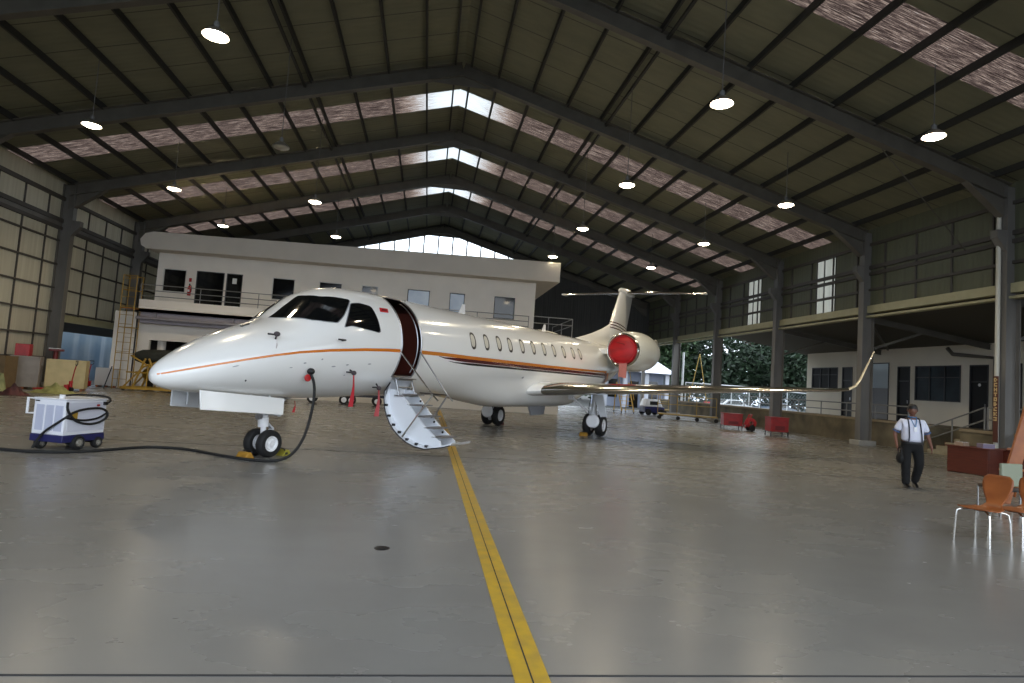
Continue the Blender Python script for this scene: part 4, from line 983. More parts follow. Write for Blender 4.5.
# tarpaulins
def tarp(name, label, loc, sx, sy, h, m, seed, rot=0.):
    rnd = random.Random(seed); n = 26; vs = []
    ph = [rnd.uniform(0, 6) for _ in range(8)]
    for i in range(n+1):
        for j in range(n+1):
            u, v = i/n*2-1, j/n*2-1; r = min(1, (u*u+v*v)**.5); e = max(0, 1-r**2.2)
            w = .5+.22*math.sin(5*u+ph[0]+2*v)+.18*math.sin(7*v+ph[1]-3*u)+.12*math.sin(13*u+9*v+ph[2])+.1*math.sin(17*v-11*u+ph[3])
            vs.append((u*sx*(1+.08*math.sin(4*v+ph[4])), v*sy*(1+.08*math.sin(5*u+ph[5])), .01+h*e*w))
    fs = [(i*(n+1)+j, (i+1)*(n+1)+j, (i+1)*(n+1)+j+1, i*(n+1)+j+1) for i in range(n) for j in range(n)]
    o = MB().add(vs, fs).build(name, m, smooth=True, angle=30); o.location = loc; o.rotation_euler = (0, 0, rot)
    return tag(o, label, 'tarpaulin')
mtp = mat('yellow green tarpaulin', (158, 156, 96), .6, rgb2=(126, 126, 80), scale=4)
tarp('tarpaulin', 'crumpled yellow green tarpaulin lying in front of the grey crate', (-14.5, 26.2, 0), .8, .55, .42, mtp, 3)
tarp('tarpaulin', 'tall heap of pale green tarpaulin at the left edge of the hangar', (-15.75, 24.2, 0), .72, .7, 1.5, mat('pale green tarpaulin', (150, 154, 104), .6, rgb2=(104, 108, 74), scale=3), 5, .4)
tarp('tarpaulin', 'dark maroon sheet crumpled at the foot of the green heap', (-14.5, 23.75, 0), .5, .34, .42, mat('maroon sheet', (92, 44, 42), .7, rgb2=(52, 30, 32), scale=4), 8)
# blue sheet beyond the opening
bs = MB(); n = 60
bs.add([(-20.6+.06*math.sin(i*.9)+.03*math.sin(i*2.3), 33.4+i*(13.0/n), z) for i in range(n+1) for z in (.0, 2.9)], [(2*i, 2*i+2, 2*i+3, 2*i+1) for i in range(n)])
tag(bs.build('blue_sheet', mat('pale blue sheet', (120, 148, 178), .6, rgb2=(150, 166, 182), scale=.8, stretch=(1, 1, .6)), smooth=True, angle=80), 'pale blue sheeting hung outside the left wall opening', 'sheeting')
pw = MB().box(-21.0, -20.9, 28, 48, 0, 3.0); struct(pw.build('wall_yard', mat('yard wall', (168, 160, 156), .8), smooth=False))
struct(MB().hexa([(WL-.1, 28, 3.3), (-19.4, 28, 2.72), (-19.4, 48, 2.72), (WL-.1, 48, 3.3), (WL-.1, 28, 3.4), (-19.4, 28, 2.82), (-19.4, 48, 2.82), (WL-.1, 48, 3.4)]).build('ceiling_canopy', mat('canopy sheet', (72, 68, 66), .8), smooth=False))
# yellow engine stand with dark cover
es = thing('engine_stand', 'yellow tubular engine stand with a dark cover left of the jet nose tip', 'engine stand', (-13.55, 32.0, 0), .05)
Yw = mat('dull ochre paint', (176, 138, 44), .5, var=.3, scale=5)
MB().box(-1.05, 1.3, -.6, -.5, .08, .2).box(-1.05, 1.3, .5, .6, .08, .2).box(-1.05, -.95, -.6, .6, .08, .2).box(1.2, 1.3, -.6, .6, .08, .2).build('base_frame', Yw, es)
f = MB()
for y in (-.55, .55):
    f.tube([(-.5, y, .2), (-.05, y, 1.6)], .05, 8).tube([(.75, y, .2), (.1, y, 1.6)], .05, 8).tube([(-.9, y, .2), (-.1, y, 1.2), (1.1, y, 1.75)], .04, 8)
    f.tube([(1.1, y, .2), (.2, y, 1.2), (-.7, y, 1.7)], .04, 8).tube([(-.85, y, .9), (.95, y, .9)], .035, 8).tube([(.1, y, .2), (.1, y, 1.2)], .035, 8)
f.tube([(-.7, -.55, 1.7), (-.7, .55, 1.7)], .04, 8).tube([(1.1, -.55, 1.75), (1.1, .55, 1.75)], .04, 8)
f.build('support_frame', Yw, es)
MB().lathe([(.3, -.3), (.34, 0), (.3, .3)], (.1, -.1, .85), (0, 1, 0), 20).build('hand_wheel', Yw, es)
MB().lathe([(0, -1.1), (.22, -1.0), (.34, -.7), (.38, 0), (.36, .9), (.26, 1.4), (0, 1.5)], (.3, 0, 1.7), (1, 0, .02), 20).build('engine_cover', mat('dark green cover', (48, 50, 44), .8, var=.4, scale=4), es)
for x in (-.9, 1.15):
    for y in (-.55, .55): MB().lathe([(0, -.03), (.08, -.03), (.09, 0), (.08, .03), (0, .03)], (x, y, .09), (0, 1, 0), 14).build('castor', M['rubber'], es)
# yellow caged scaffold tower
sc = thing('scaffold_tower', 'tall narrow yellow caged ladder tower at the left end of the white office', 'scaffold tower', (-15.1, 32.8, 0))
for x in (-.34, .3):
    for y in (-.35, .3): MB().tube([(x, y, 0), (x, y, 5.75)], .024, 8).build('post', Yw, sc)
for k in range(12): MB().tube([(-.34, -.35, .5+k*.46), (.3, -.35, .5+k*.46)], .014, 6).build('rung', Yw, sc)

for z in (1.8, 3.1, 4.1, 5.0, 5.72):
    MB().tube([(-.34, -.35, z), (.3, -.35, z), (.3, .3, z), (-.34, .3, z)], .018, 6, True).build('hoop', Yw, sc)
for z in (2.0, 2.6): MB().tube([(.0, -.35, z), (.45, -.35, z-.01)], .018, 6).build('tie_bar', mat('pale tie bar', (182, 172, 150), .5) if z == 2 else bpy.data.materials['pale tie bar'], sc)
MB().box(-.32, .28, -.33, .28, 4.05, 4.1).build('platform', M['wood'], sc)
MB().hexa([(-.7, -.4, 0), (-.66, -.4, 0), (-.66, -.36, 0), (-.7, -.36, 0), (-.42, -.4, 1.1), (-.38, -.4, 1.1), (-.38, -.36, 1.1), (-.42, -.36, 1.1)]).build('stabiliser', M['dark_steel'], sc)

# ------------------------------------------------------------------ right side clutter
dk = thing('desk', 'red brown veneered desk with papers on it beside the near right column', 'desk', (15.28, 15.0, 0), math.radians(-72))
RW = M['red_wood']
MB().box(-.5, .5, -.32, -.29, .02, .72).build('modesty_panel', RW, dk, bevel=.004)
MB().box(-.52, -.48, -.3, .4, 0, .72).build('side_panel', RW, dk, bevel=.004); MB().box(.48, .52, -.3, .4, 0, .72).build('side_panel', RW, dk, bevel=.004)
MB().box(-.56, .56, -.36, .44, .72, .75).build('desk_top', RW, dk, bevel=.005)
MB().box(.1, .47, -.28, .38, .1, .7).build('drawer_unit', RW, dk, bevel=.004)
for z in (.12, .32, .52): MB().box(.12, .45, .38, .4, z, z+.17).build('drawer', RW, dk, bevel=.003)
d2 = thing('desk', 'second red brown desk with an open shelf side, right of the first desk', 'desk', (16.55, 14.75, 0), math.radians(18))
MB().box(-.55, -.51, -.35, .35, 0, .72).build('side_panel', RW, d2); MB().box(.51, .55, -.35, .35, 0, .72).build('side_panel', RW, d2)
MB().box(-.6, .6, -.4, .4, .72, .75).build('desk_top', RW, d2, bevel=.005); MB().box(-.51, .51, -.33, .33, .34, .37).build('shelf', RW, d2); MB().box(-.51, .51, .3, .33, .02, .72).build('back_panel', RW, d2)
MB().box(-.51, .51, -.34, -.32, .5, .71).build('drawer', RW, d2)
def paper(loc, size, rot, col, label):
    t = thing('paper_stack', label, 'papers', loc, rot)
    MB().box(-size[0]/2, size[0]/2, -size[1]/2, size[1]/2, 0, size[2]).build('sheets', mat('sheet '+label[:12], col, .7), t, smooth=False)
    MB().box(-size[0]/2+.02, size[0]/2-.03, -size[1]/2+.02, size[1]/2-.01, size[2], size[2]+.004).build('top_sheet', M['white_paint'], t, smooth=False)
paper((15.2, 15.3, .75), (.3, .22, .1), .3, (150, 128, 108), 'brown folder stack at the far end of the first desk')
paper((15.4, 14.75, .75), (.32, .24, .12), -.2, (122, 112, 132), 'lilac grey paper stack in the middle of the first desk')
paper((16.2, 14.6, .75), (.34, .24, .05), .1, (178, 122, 92), 'flat orange folder on the second desk')
rb = thing('red_bag', 'dark red cloth bag lying on the second desk by the column', 'bag', (16.8, 14.85, .75), .3)
MB().ball((0, 0, .12), (.26, .16, .13), 18, 10).build('body', mat('dark red cloth', (104, 26, 40), .8, var=.3, scale=6), rb)
MB().tube([(-.1, 0, .22), (-.06, 0, .3), (.06, 0, .3), (.1, 0, .22)], .015, 6, smooth=2).build('strap', M['black'], rb)
# leaning board on an easel leg at the right edge
bd = thing('leaning_board', 'orange wooden board leaning at the right edge of the picture', 'board', (11.34, 10.25, 0), .0)
MB().hexa([(-.40, -.02, .0), (-.1, -.02, .0), (-.1, .03, .0), (-.40, .03, .0), (.62, .25, 2.2), (.92, .25, 2.2), (.92, .3, 2.2), (.62, .3, 2.2)]).build('plank', M['wood'], bd, bevel=.006)
MB().tube([(.7, .29, 2.0), (1.0, .9, 0)], .025, 8).build('prop_leg', M['wood'], bd)
MB().box(-.25, .5, .06, .1, .62, .66).build('ledge', M['wood'], bd)
# grey-green square-backed chair
gc = thing('padded_chair', 'chair with a square grey green backrest behind the orange chairs', 'chair', (9.83, 8.95, 0), .05)
mgg = mat('grey green vinyl', (136, 142, 122), .55)
MB().box(-.21, .21, -.03, .03, .5, .88).build('backrest', mgg, gc, bevel=.015)
MB().box(-.21, .21, .0, .42, .42, .48).build('seat', mat('dark seat pad', (60, 48, 40), .6), gc, bevel=.02)
for x, y in ((-.2, .0), (.2, .0), (-.2, .4), (.2, .4)): MB().tube([(x, y, 0), (x, y, .45)], .014, 8).build('leg', M['steel'], gc)
MB().tube([(-.2, .01, .44), (-.2, .01, .55)], .014, 8).tube([(.2, .01, .44), (.2, .01, .55)], .014, 8).tube([(-.21, 0, .42), (.6, 0, .42)], .014, 8).build('frame', M['black'], gc)
# moulded plywood chairs
def shell_chair(loc, rot, label):
    t = thing('plywood_shell_chair', label, 'chair', loc, rot, 'plywood shell chairs')
    vs, fs = [], []; nu, nv = 24, 12      # spine from front edge of the seat to top of the back
    def w(u):
        if u < .46: return .23-.05*max(0, (u-.25)/.21)*1.0-.06*max(0, (.08-u)/.08)
        if u < .6: return .18-.07*math.sin(PI*(u-.46)/.28)
        return .11+.1*math.sin(min(1, (u-.6)/.3)*PI/2)-.07*max(0, (u-.93)/.07)**2
    def sp(u):
        if u < .5: return (.2-.8*u, .455-.02*math.sin(u*2*PI)+.0)   # y forward, z
        q = (u-.5)/.5
        return (-.2-.07*math.sin(min(1, q*3)*PI/2)-.10*q, .455+.045*min(1, q*3)*0+.43*q**1.15)
    for i in range(nu+1):
        u = i/nu; y, z = sp(u)
        for j in range(nv+1):
            x = (j/nv*2-1)*w(u)*(.86 if u > .55 else .95); c = .10*abs(x)**1.6*2
            vs.append((x, y+(c if u > .55 else 0), z+(c*.8 if u < .5 else 0)))
    fs = [(i*(nv+1)+j, i*(nv+1)+j+1, (i+1)*(nv+1)+j+1, (i+1)*(nv+1)+j) for i in range(nu) for j in range(nv)]
    o = MB().add(vs, fs).build('shell', M['wood'], t, angle=80); s = o.modifiers.new('thickness', 'SOLIDIFY'); s.thickness = .012
    for x, y in ((-.2, .18), (.2, .18), (-.2, -.22), (.2, -.22)):
        MB().tube([(x*.35, y*.3, .435), (x*.8, y*.85, .425), (x, y, .40), (x*1.08, y*1.12, 0)], .012 if (x, y) != (.2, .18) else .014, 8, smooth=1).build('leg', M['chrome'], t)
    MB().lathe([(0, 0), (.09, 0), (.09, .015), (0, .015)], (0, 0, .43), n=18).build('seat_plate', M['black'], t)
    return t
shell_chair((7.24, 6.98, 0), math.radians(104), 'orange plywood chair with thin chrome legs, wholly in view at right')
shell_chair((7.75, 6.98, 0), math.radians(99), 'orange plywood chair cut by the right edge of the picture')

# ------------------------------------------------------------------ red cabinets and things at the back right
mdr = mat('weathered red paint', (146, 20, 20), .45, var=.3, scale=4)
def red_bin(loc, rot, size, label):
    t = thing('red_cabinet', label, 'cabinet', loc, rot); x, y, z = size[0]/2, size[1]/2, size[2]
    MB().box(-x, x, -y, y, .22, z).build('body', mdr, t, bevel=.02)
    MB().box(-x-.02, x+.02, -y-.02, y+.02, z, z+.05).build('lid', mdr, t, bevel=.01)
    MB().box(-x*.5, x*.55, -y-.01, -y, .3, z-.35).build('painted_recess_shade', mat('shadow red', (96, 14, 16), .6) if 'shadow red' not in bpy.data.materials else bpy.data.materials['shadow red'], t)  # darker red plate on the front: shade of a recess put into the colour
    for a, b in ((-1, -1), (1, -1), (1, 1), (-1, 1)): MB().box(a*x-.04*(a > 0)-.0, a*x+.04*(a < 0), b*y-.04*(b > 0), b*y+.04*(b < 0), 0, .24).build('leg', M['dark_steel'], t)
red_bin((16.35, 26.3, 0), -.1, (.85, .6, .84), 'bright red cabinet on legs in front of the platform wall')
red_bin((15.75, 29.4, 0), -.2, (.95, .6, .8), 'dark red cabinet beside the grey column, left of the bright one')
rc = thing('red_hose_cart', 'small red wheeled hose cart right of the dark red cabinet', 'hose cart', (16.5, 29.05, 0), -.2)
MB().tube([(-.25, -.2, .15), (.1, -.2, .85), (.1, .2, .85), (-.25, .2, .15)], .03, 8).build('frame', M['red'], rc)
MB().lathe([(.1, -.16), (.25, -.16), (.25, -.12), (.12, -.1), (.12, .1), (.25, .12), (.25, .16), (.1, .16)], (.1, 0, .42), (0, 1, 0), 22).build('reel', M['red'], rc)
for y in (-.26, .26): MB().lathe([(0, -.03), (.15, -.03), (.17, 0), (.15, .03), (0, .03)], (.1, y, .17), (0, 1, 0), 18).build('wheel', M['rubber'], rc)
# yellow step stand and rail stands beyond the wing
def steps_stand(loc, rot, label, h=2.2):
    t = thing('maintenance_steps', label, 'steps', loc, rot)
    for x in (-.45, .45):
        MB().bar((x, -.9, .15), (x, .5, h), .06, .1).build('stringer', M['yellow'], t); MB().tube([(x, .9, .12), (x, .6, h)], .035, 8).build('post', M['yellow'], t)
        MB().tube([(x, -.8, 1.0), (x, .5, h+.9), (x, 1.2, h+.9)], .025, 8).build('handrail', M['yellow'], t)
    for k in range(7):
        q = (k+.5)/7; MB().box(-.45, .45, -.9+1.4*q-.1, -.9+1.4*q+.1, .15+(h-.15)*q-.015, .15+(h-.15)*q+.015).build('tread', M['yellow'], t)
    for x in (-.45, .45):
        for y in (-.85, .9): MB().lathe([(0, -.03), (.07, -.03), (.08, 0), (.07, .03), (0, .03)], (x, y, .08), (1, 0, 0), 14).build('castor', M['rubber'], t)
steps_stand((14.3, 42.3, 0), .0, 'yellow wheeled maintenance steps seen under the wing')
def rail_stand(loc, rot, ln, label, col):
    t = thing('rail_stand', label, 'work platform', loc, rot)
    MB().box(-ln/2, ln/2, -.5, .5, .3, .38).build('deck', col, t, bevel=.01)
    for x in (-ln/2, -ln/6, ln/6, ln/2):
        MB().tube([(x, .45, .38), (x, .45, 1.5)], .025, 8).build('post', col, t)
        MB().lathe([(0, -.04), (.11, -.04), (.13, 0), (.11, .04), (0, .04)], (x*.95, -.45, .13), (0, 1, 0), 14).build('castor', M['rubber'], t)
    for z in (.95, 1.5): MB().tube([(-ln/2, .45, z), (ln/2, .45, z)], .022, 8).build('rail', col, t)
mpy = mat('dull yellow paint', (168, 140, 66), .5, var=.25, scale=4)
rail_stand((16.4, 36.2, 0), -.35, 3.6, 'long low yellow railed platform on castors beside the grey column', mpy)
rail_stand((18.0, 45.0, 0), .1, 2.2, 'short yellow railed platform beside the maintenance steps', mpy)
# small blue and white tow tug
tg = thing('tow_tug', 'small white and blue tow tug behind the wing', 'tug', (16.0, 41.2, 0), .1)
MB().box(-.75, .75, -.5, .5, .2, .62).build('lower_body', mnavy, tg, bevel=.05)
MB().hexa([(-.75, -.5, .62), (.6, -.5, .62), (.6, .5, .62), (-.75, .5, .62), (-.6, -.45, 1.15), (.35, -.45, 1.15), (.35, .45, 1.15), (-.6, .45, 1.15)]).build('hood', M['white_paint'], tg, bevel=.05)
MB().box(-.4, .2, -.505, -.46, .75, 1.0).build('grille', M['black'], tg)
for x in (-.5, .5):
    for y in (-.5, .5): MB().lathe([(0, -.07), (.2, -.08), (.24, 0), (.2, .08), (0, .07)], (x, y, .24), (0, 1, 0), 18).build('wheel', M['rubber'], tg)
# ------------------------------------------------------------------ the walking man
PM = thing('person', 'man in a white short-sleeved shirt and dark trousers walking at right with a black bag', 'person', (10.55, 11.86, 0), math.radians(158))
# local frame: y forward, x to his right, z up
def skin(name, chains, m, parent, sub=2, root=0):
    """chains: list of (points [(x, y, z, rx, ry)], parent_index or None); indices run on over all chains"""
    vs, es, rad = [], [], []; roots = []
    for pts, par in chains:
        for k, p in enumerate(pts):
            i = len(vs); vs.append(p[:3]); rad.append((p[3], p[4] if len(p) > 4 else p[3]))
            if k: es.append((i-1, i))
            elif par is not None: es.append((par, i))
            else: roots.append(i)
    me = bpy.data.meshes.new(name); me.from_pydata(vs, es, []); o = bpy.data.objects.new(name, me); COL.objects.link(o)
    md = o.modifiers.new('skin', 'SKIN'); md.use_smooth_shade = True
    sv = me.skin_vertices[0].data if len(me.skin_vertices) else None
    if sv is None:
        bm = bmesh.new(); bm.from_mesh(me); bm.verts.layers.skin.verify(); bm.to_mesh(me); bm.free(); sv = me.skin_vertices[0].data
    for i, r in enumerate(rad): sv[i].radius = r; sv[i].use_root = i in roots
    s = o.modifiers.new('sub', 'SUBSURF'); s.levels = sub; s.render_levels = sub
    me.materials.append(m); o.parent = parent; return o
def arm(sx, sh, el, wr): return sh, el, wr
SHZ = 1.44
RA = dict(sh=(.20, 0, 1.40), el=(.315, -.05, 1.13), wr=(.31, .06, .90))      # right arm carries the bag strap
LA = dict(sh=(-.20, 0, 1.40), el=(-.315, -.02, 1.12), wr=(-.34, .10, .90))
RL = dict(hip=(.115, 0, .93), kn=(.14, .10, .50), an=(.15, .16, .09))
LL = dict(hip=(-.115, 0, .93), kn=(-.14, .05, .50), an=(-.12, -.16, .13))
def seg(a, b, n, r0, r1): return [tuple(a[i]+(b[i]-a[i])*k/n for i in range(3))+(r0+(r1-r0)*k/n,) for k in range(n+1)]
body = [([(0, 0, .98, .15, .11), (0, .01, 1.1, .16, .125), (0, .01, 1.25, .155, .12), (0, 0, 1.38, .14, .10), (0, 0, 1.47, .085, .08), (0, .01, 1.53, .058, .058), (0, .02, 1.57, .055, .055)], None)]
for D in (RA, LA):
    body.append((seg(D['sh'], D['el'], 2, .058, .046)+seg(D['el'], D['wr'], 2, .043, .031)[1:]+[(D['wr'][0], D['wr'][1]+.02, D['wr'][2]-.05, .034, .02), (D['wr'][0], D['wr'][1]+.035, D['wr'][2]-.09, .036, .018)], 3))
for D in (RL, LL):
    body.append((seg(D['hip'], D['kn'], 2, .085, .062)+seg(D['kn'], D['an'], 2, .058, .042)[1:], 0))
# fingers: separate short chains rooted inside each palm
for D, s in ((RA, 1), (LA, -1)):
    x, y, z = D['wr']
    for k, (dx, ln) in enumerate(((-.024, .062), (-.008, .07), (.008, .066), (.024, .052))):
        body.append(([(x+dx*.25, y+.03+dx, z-.075, .0095), (x+dx*.25-s*.004, y+.042+dx, z-.085-ln*.55, .009), (x+dx*.2-s*.016, y+.05+dx, z-.08-ln, .008)], None))
    body.append(([(x-s*.01, y+.05, z-.045, .011), (x-s*.02, y+.085, z-.075, .0095), (x-s*.02, y+.095, z-.105, .008)], None))
skin('body', body, M['skin'], PM)
# head with a face
hd_ = MB(); HC = Vector((0, .035, 1.655))
rings = []
for i in range(17):
    t = PI*i/16; zz = -math.cos(t)*.118; base = math.sin(t)
    rg = []
    for j in range(24):
        a = 2*PI*j/24; cx, cy = math.cos(a), math.sin(a)
        wx = .078*base**.8 if base > 0 else 0; wy = .098*base**.8
        if zz < -.03: k = (zz+.118)/.088; wx *= .72+.28*k; wy *= .82+.18*k
        p = Vector((wx*cx, wy*cy, zz))
        if cy > .6:                                   # brow, eye sockets, nose, lips, chin
            f = (cy-.6)/.4
            p.y += .012*f*math.exp(-((zz-.03)/.018)**2)-.012*f*math.exp(-((zz-.008)/.014)**2)*math.exp(-((abs(cx)-.4)/.25)**2)
            p.y += .026*math.exp(-(cx/.22)**2)*math.exp(-((zz+.02)/.022)**2)+.01*math.exp(-(cx/.35)**2)*math.exp(-((zz+.058)/.012)**2)+.01*math.exp(-(cx/.4)**2)*math.exp(-((zz+.1)/.02)**2)
        rg.append(HC+p)
    rings.append(rg)
hd_.loft(rings, False); hd = hd_.build('head', M['skin'], PM, angle=80); hd.scale = (1.12, 1.1, 1.06); hd.location = (0, -.0, -.095); hd.rotation_euler = (0, 0, -.25)
for s in (-1, 1):
    MB().ball(HC+Vector((s*.081, -.008, .0)), (.012, .024, .034), 10, 8).build('ear', M['skin'], hd)
    MB().ball(HC+Vector((s*.03, .083, .008)), (.013, .009, .008), 10, 7).build('eye', M['black'], hd)
MB().bar(HC+Vector((-.024, .1, -.058)), HC+Vector((.024, .1, -.058)), .008, .006).build('mouth', mat('lips', (92, 48, 44), .5), hd)
hr = MB(); rr = []
for i in range(9):
    t = PI*(.46+.54*i/8); zz = -math.cos(t)*.128; b = max(0, math.sin(t))
    rr.append([HC+Vector((.088*b**.8*math.cos(a), .108*b**.8*math.sin(a)-.004, zz+.006+(.035 if math.sin(a) > .5 and i < 3 else 0))) for a in [2*PI*j/24 for j in range(24)]])
hr.loft(rr, False); hr.build('hair', mat('black hair', (20, 17, 16), .6), hd, angle=80)
# clothing
shirt = [([(0, .02, .95, .225, .175), (0, .03, 1.06, .235, .19), (0, .025, 1.2, .222, .172), (0, .0, 1.33, .20, .135), (0, 0, 1.42, .15, .10), (0, 0, 1.475, .09, .075)], None)]
for D in (RA, LA): shirt.append((seg(D['sh'], D['el'], 4, .078, .08)[:4], 3))
skin('shirt', shirt, mat('white shirt', (212, 214, 228), .8), PM)
for D in (RA, LA):
    p = Vector(D['sh']).lerp(Vector(D['el']), .74); q = Vector(D['sh']).lerp(Vector(D['el']), .84); MB().cyl(p, q, .083, .081, 18).build('sleeve_band', mat('blue cuff', (62, 84, 122), .7) if D is RA else bpy.data.materials['blue cuff'], PM)
tro = [([(0, .01, .985, .222, .172), (0, .0, .92, .215, .165), (0, 0, .86, .19, .15)], None)]
for D in (RL, LL):
    h = D['hip']; tro.append((seg((h[0], h[1], .83), D['kn'], 3, .124, .098)+seg(D['kn'], (D['an'][0], D['an'][1], D['an'][2]-.05), 3, .097, .084)[1:], 2))
skin('trousers', tro, mat('black trousers', (9, 9, 10), .9), PM)
MB().lathe([(.205, -.02), (.216, -.018), (.216, .018), (.205, .02)], (0, .01, .955), n=28).build('belt', M['black'], PM)
bpy.data.objects['belt'].scale = (1.03, .86, 1)
for D, tilt in ((RL, 0.), (LL, .45)):
    a = Vector(D['an']); r = Matrix.Rotation(-tilt, 3, 'X'); o = a+Vector((0, 0, -.04))
    rg = []
    for y, w, z0, z1 in ((-.08, .03, -.04, .02), (-.05, .042, -.048, .05), (.03, .044, -.048, .04), (.11, .05, -.048, .012), (.17, .042, -.046, -.004), (.2, .02, -.04, -.015)):
        rg.append([o+r @ Vector((w*math.cos(q), y, (z0+z1)/2+(z1-z0)/2*math.sin(q))) for q in [2*PI*k/14 for k in range(14)]])
    MB().loft(rg).build('shoe', mat('black shoe', (18, 17, 17), .3) if tilt == 0 else bpy.data.materials['black shoe'], PM)
# braces-like backpack straps, lanyard and badge
for s in (-1, 1):
    MB().tube([(s*.115, -.1, 1.44), (s*.112, -.02, 1.505), (s*.11, .085, 1.46), (s*.11, .14, 1.36), (s*.115, .185, 1.22), (s*.12, .212, 1.08), (s*.125, .195, .98)], .014, 8, smooth=2).build('shoulder_strap', mat('navy strap', (32, 38, 52), .7) if s < 0 else bpy.data.materials['navy strap'], PM)
lan = MB().tube([(-.075, -.02, 1.52), (-.06, .07, 1.49), (-.03, .14, 1.38), (0, .19, 1.28), (.03, .14, 1.38), (.06, .07, 1.49), (.075, -.02, 1.52)], .008, 6, smooth=2).build('lanyard', mat('blue lanyard', (44, 112, 160), .6), PM)
MB().box(-.03, .03, .192, .2, 1.2, 1.3).build('badge', M['white_paint'], lan)
MB().tube([(.08, .0, 1.5), (.05, .075, 1.51), (0, .095, 1.5), (-.05, .075, 1.51), (-.08, 0, 1.5), (-.05, -.06, 1.53), (.05, -.06, 1.53)], .016, 8, True, smooth=2).build('collar', mat('blue collar', (70, 104, 140), .7), PM)
bg = thing('hand_bag', 'black bag hanging from the right hand of the walking man', 'bag', (10.19, 11.77, .70), math.radians(158))
MB().ball((0, 0, -.08), (.06, .13, .12), 18, 12).build('pouch', mat('black nylon', (14, 14, 15), .8), bg)
MB().tube([(0, -.1, .03), (0, -.08, .13), (0, .0, .17), (0, .08, .13), (0, .1, .03)], .012, 8, smooth=2).build('carry_strap', M['black'], bg)
# ------------------------------------------------------------------ outdoors at the back right
mleaf = mat('dark leaf', (36, 58, 32), .6, rgb2=(18, 34, 18), scale=1.2); mleaf2 = mat('bright leaf', (58, 84, 42), .6, rgb2=(28, 46, 24), scale=1.5); mbark = mat('bark', (78, 66, 54), .9, var=.4, scale=5)
def tree(loc, h, r, label, seed, m, n=7500, ls=.33):
    rnd = random.Random(seed); t = thing('tree', label, 'tree', loc, rnd.uniform(0, 6), 'trees beyond the hangar')
    tk = MB().tube([(0, 0, 0), (.1, .05, h*.25), (.0, .15, h*.5), (.1, .1, h*.75)], [.28, .22, .16, .08], 10)
    for k in range(7):
        a = k*2.4; z = h*(.3+.08*k); tk.tube([(.05, .1, z), (r*.4*math.cos(a), r*.4*math.sin(a), z+h*.1), (r*.7*math.cos(a), r*.7*math.sin(a), z+h*.16)], [.1, .06, .03], 6)
    tk.build('trunk', mbark, t)
    bl = [(rnd.uniform(-.65, .65)*r, rnd.uniform(-.65, .65)*r, h*rnd.uniform(.14, .85), r*rnd.uniform(.34, .55)) for _ in range(16)]
    f = MB(); vs, fs = [], []
    for k in range(n):
        b = bl[k % 16]; d = Vector((rnd.gauss(0, 1), rnd.gauss(0, 1), rnd.gauss(0, .8))).normalized()*b[3]*rnd.uniform(.55, 1.05)
        c = Vector(b[:3])+d; u = Vector((rnd.gauss(0, 1), rnd.gauss(0, 1), rnd.gauss(0, .6))).normalized(); v = u.orthogonal().normalized(); v.rotate(Matrix.Rotation(rnd.uniform(0, 6), 3, u))
        s = ls*rnd.uniform(.6, 1.3); i = len(vs)
        vs += [c-u*s, c+v*s*.42, c+u*s, c-v*s*.42]; fs.append((i, i+1, i+2, i+3))
    f.v = [tuple(p) for p in vs]; f.f = fs
    me = bpy.data.meshes.new('foliage'); me.from_pydata(f.v, [], f.f); me.materials.append(m)
    o = bpy.data.objects.new('foliage', me); COL.objects.link(o); o.parent = t; return t
T = [((52, 66, 0), 16, 8, 'broad dark tree rising above the parked cars', mleaf), ((36, 80, 0), 17, 9, 'huge dark tree at the back of the yard', mleaf), ((24, 84, 0), 16, 9, 'huge bushy tree at the back, left of the white pole', mleaf2), ((27, 68, 0), 12, 5.0, 'dense tree behind the second grey column from the right', mleaf2), ((34.5, 61, 0), 12, 5.5, 'tall dark tree above the white parked car', mleaf),
     ((40.5, 62, 0), 12, 5.5, 'dark tree to the right of the white car, by the office wall', mleaf), ((31.5, 70, 0), 14, 6, 'high tree at the back behind the fence', mleaf), ((22.5, 68, 0), 11, 5, 'leafy tree between the hut and the thin white pole', mleaf2), ((45, 72, 0), 15, 6.5, 'farthest dark tree filling the gap under the right wall', mleaf), ((15, 78, 0), 13, 6.5, 'big tree behind the small white hut', mleaf)]
for i, (l, h, r, lb, m) in enumerate(T): tree(l, h, r, lb, 11+i, m)
# pale guard hut with columns
hut = thing('white_hut', 'small pale hut with columns and a white hipped roof beyond the open hangar back', 'hut', (20.6, 58, 0), .0)
MB().box(-3.4, 3.0, 0, 3.5, 0, 3.5).build('walls', mat('hut wall', (150, 158, 176), .8), hut)
for x in (-3.3, -1.3, .9, 3.0): MB().box(x-.2, x+.2, -1.0, -.6, 0, 3.5).build('column', mat('hut column', (196, 200, 210), .7) if x < -3 else bpy.data.materials['hut column'], hut)
MB().box(-2.7, -1.8, -.03, .02, .9, 2.7).build('window', M['glass_dark'], hut); MB().box(-.5, .4, -.03, .02, 0, 2.6).build('door', M['glass_dark'], hut); MB().box(1.4, 2.4, -.03, .02, .9, 2.7).build('window', M['glass_dark'], hut)
MB().hexa([(-4.0, -1.5, 3.5), (3.8, -1.5, 3.5), (3.8, 4.2, 3.5), (-4.0, 4.2, 3.5), (-2.2, 1.0, 5.0), (2.2, 1.0, 5.0), (2.2, 2.0, 5.0), (-2.2, 2.0, 5.0)]).build('roof', mat('white roof sheet', (226, 228, 236), .5), hut, smooth=False)
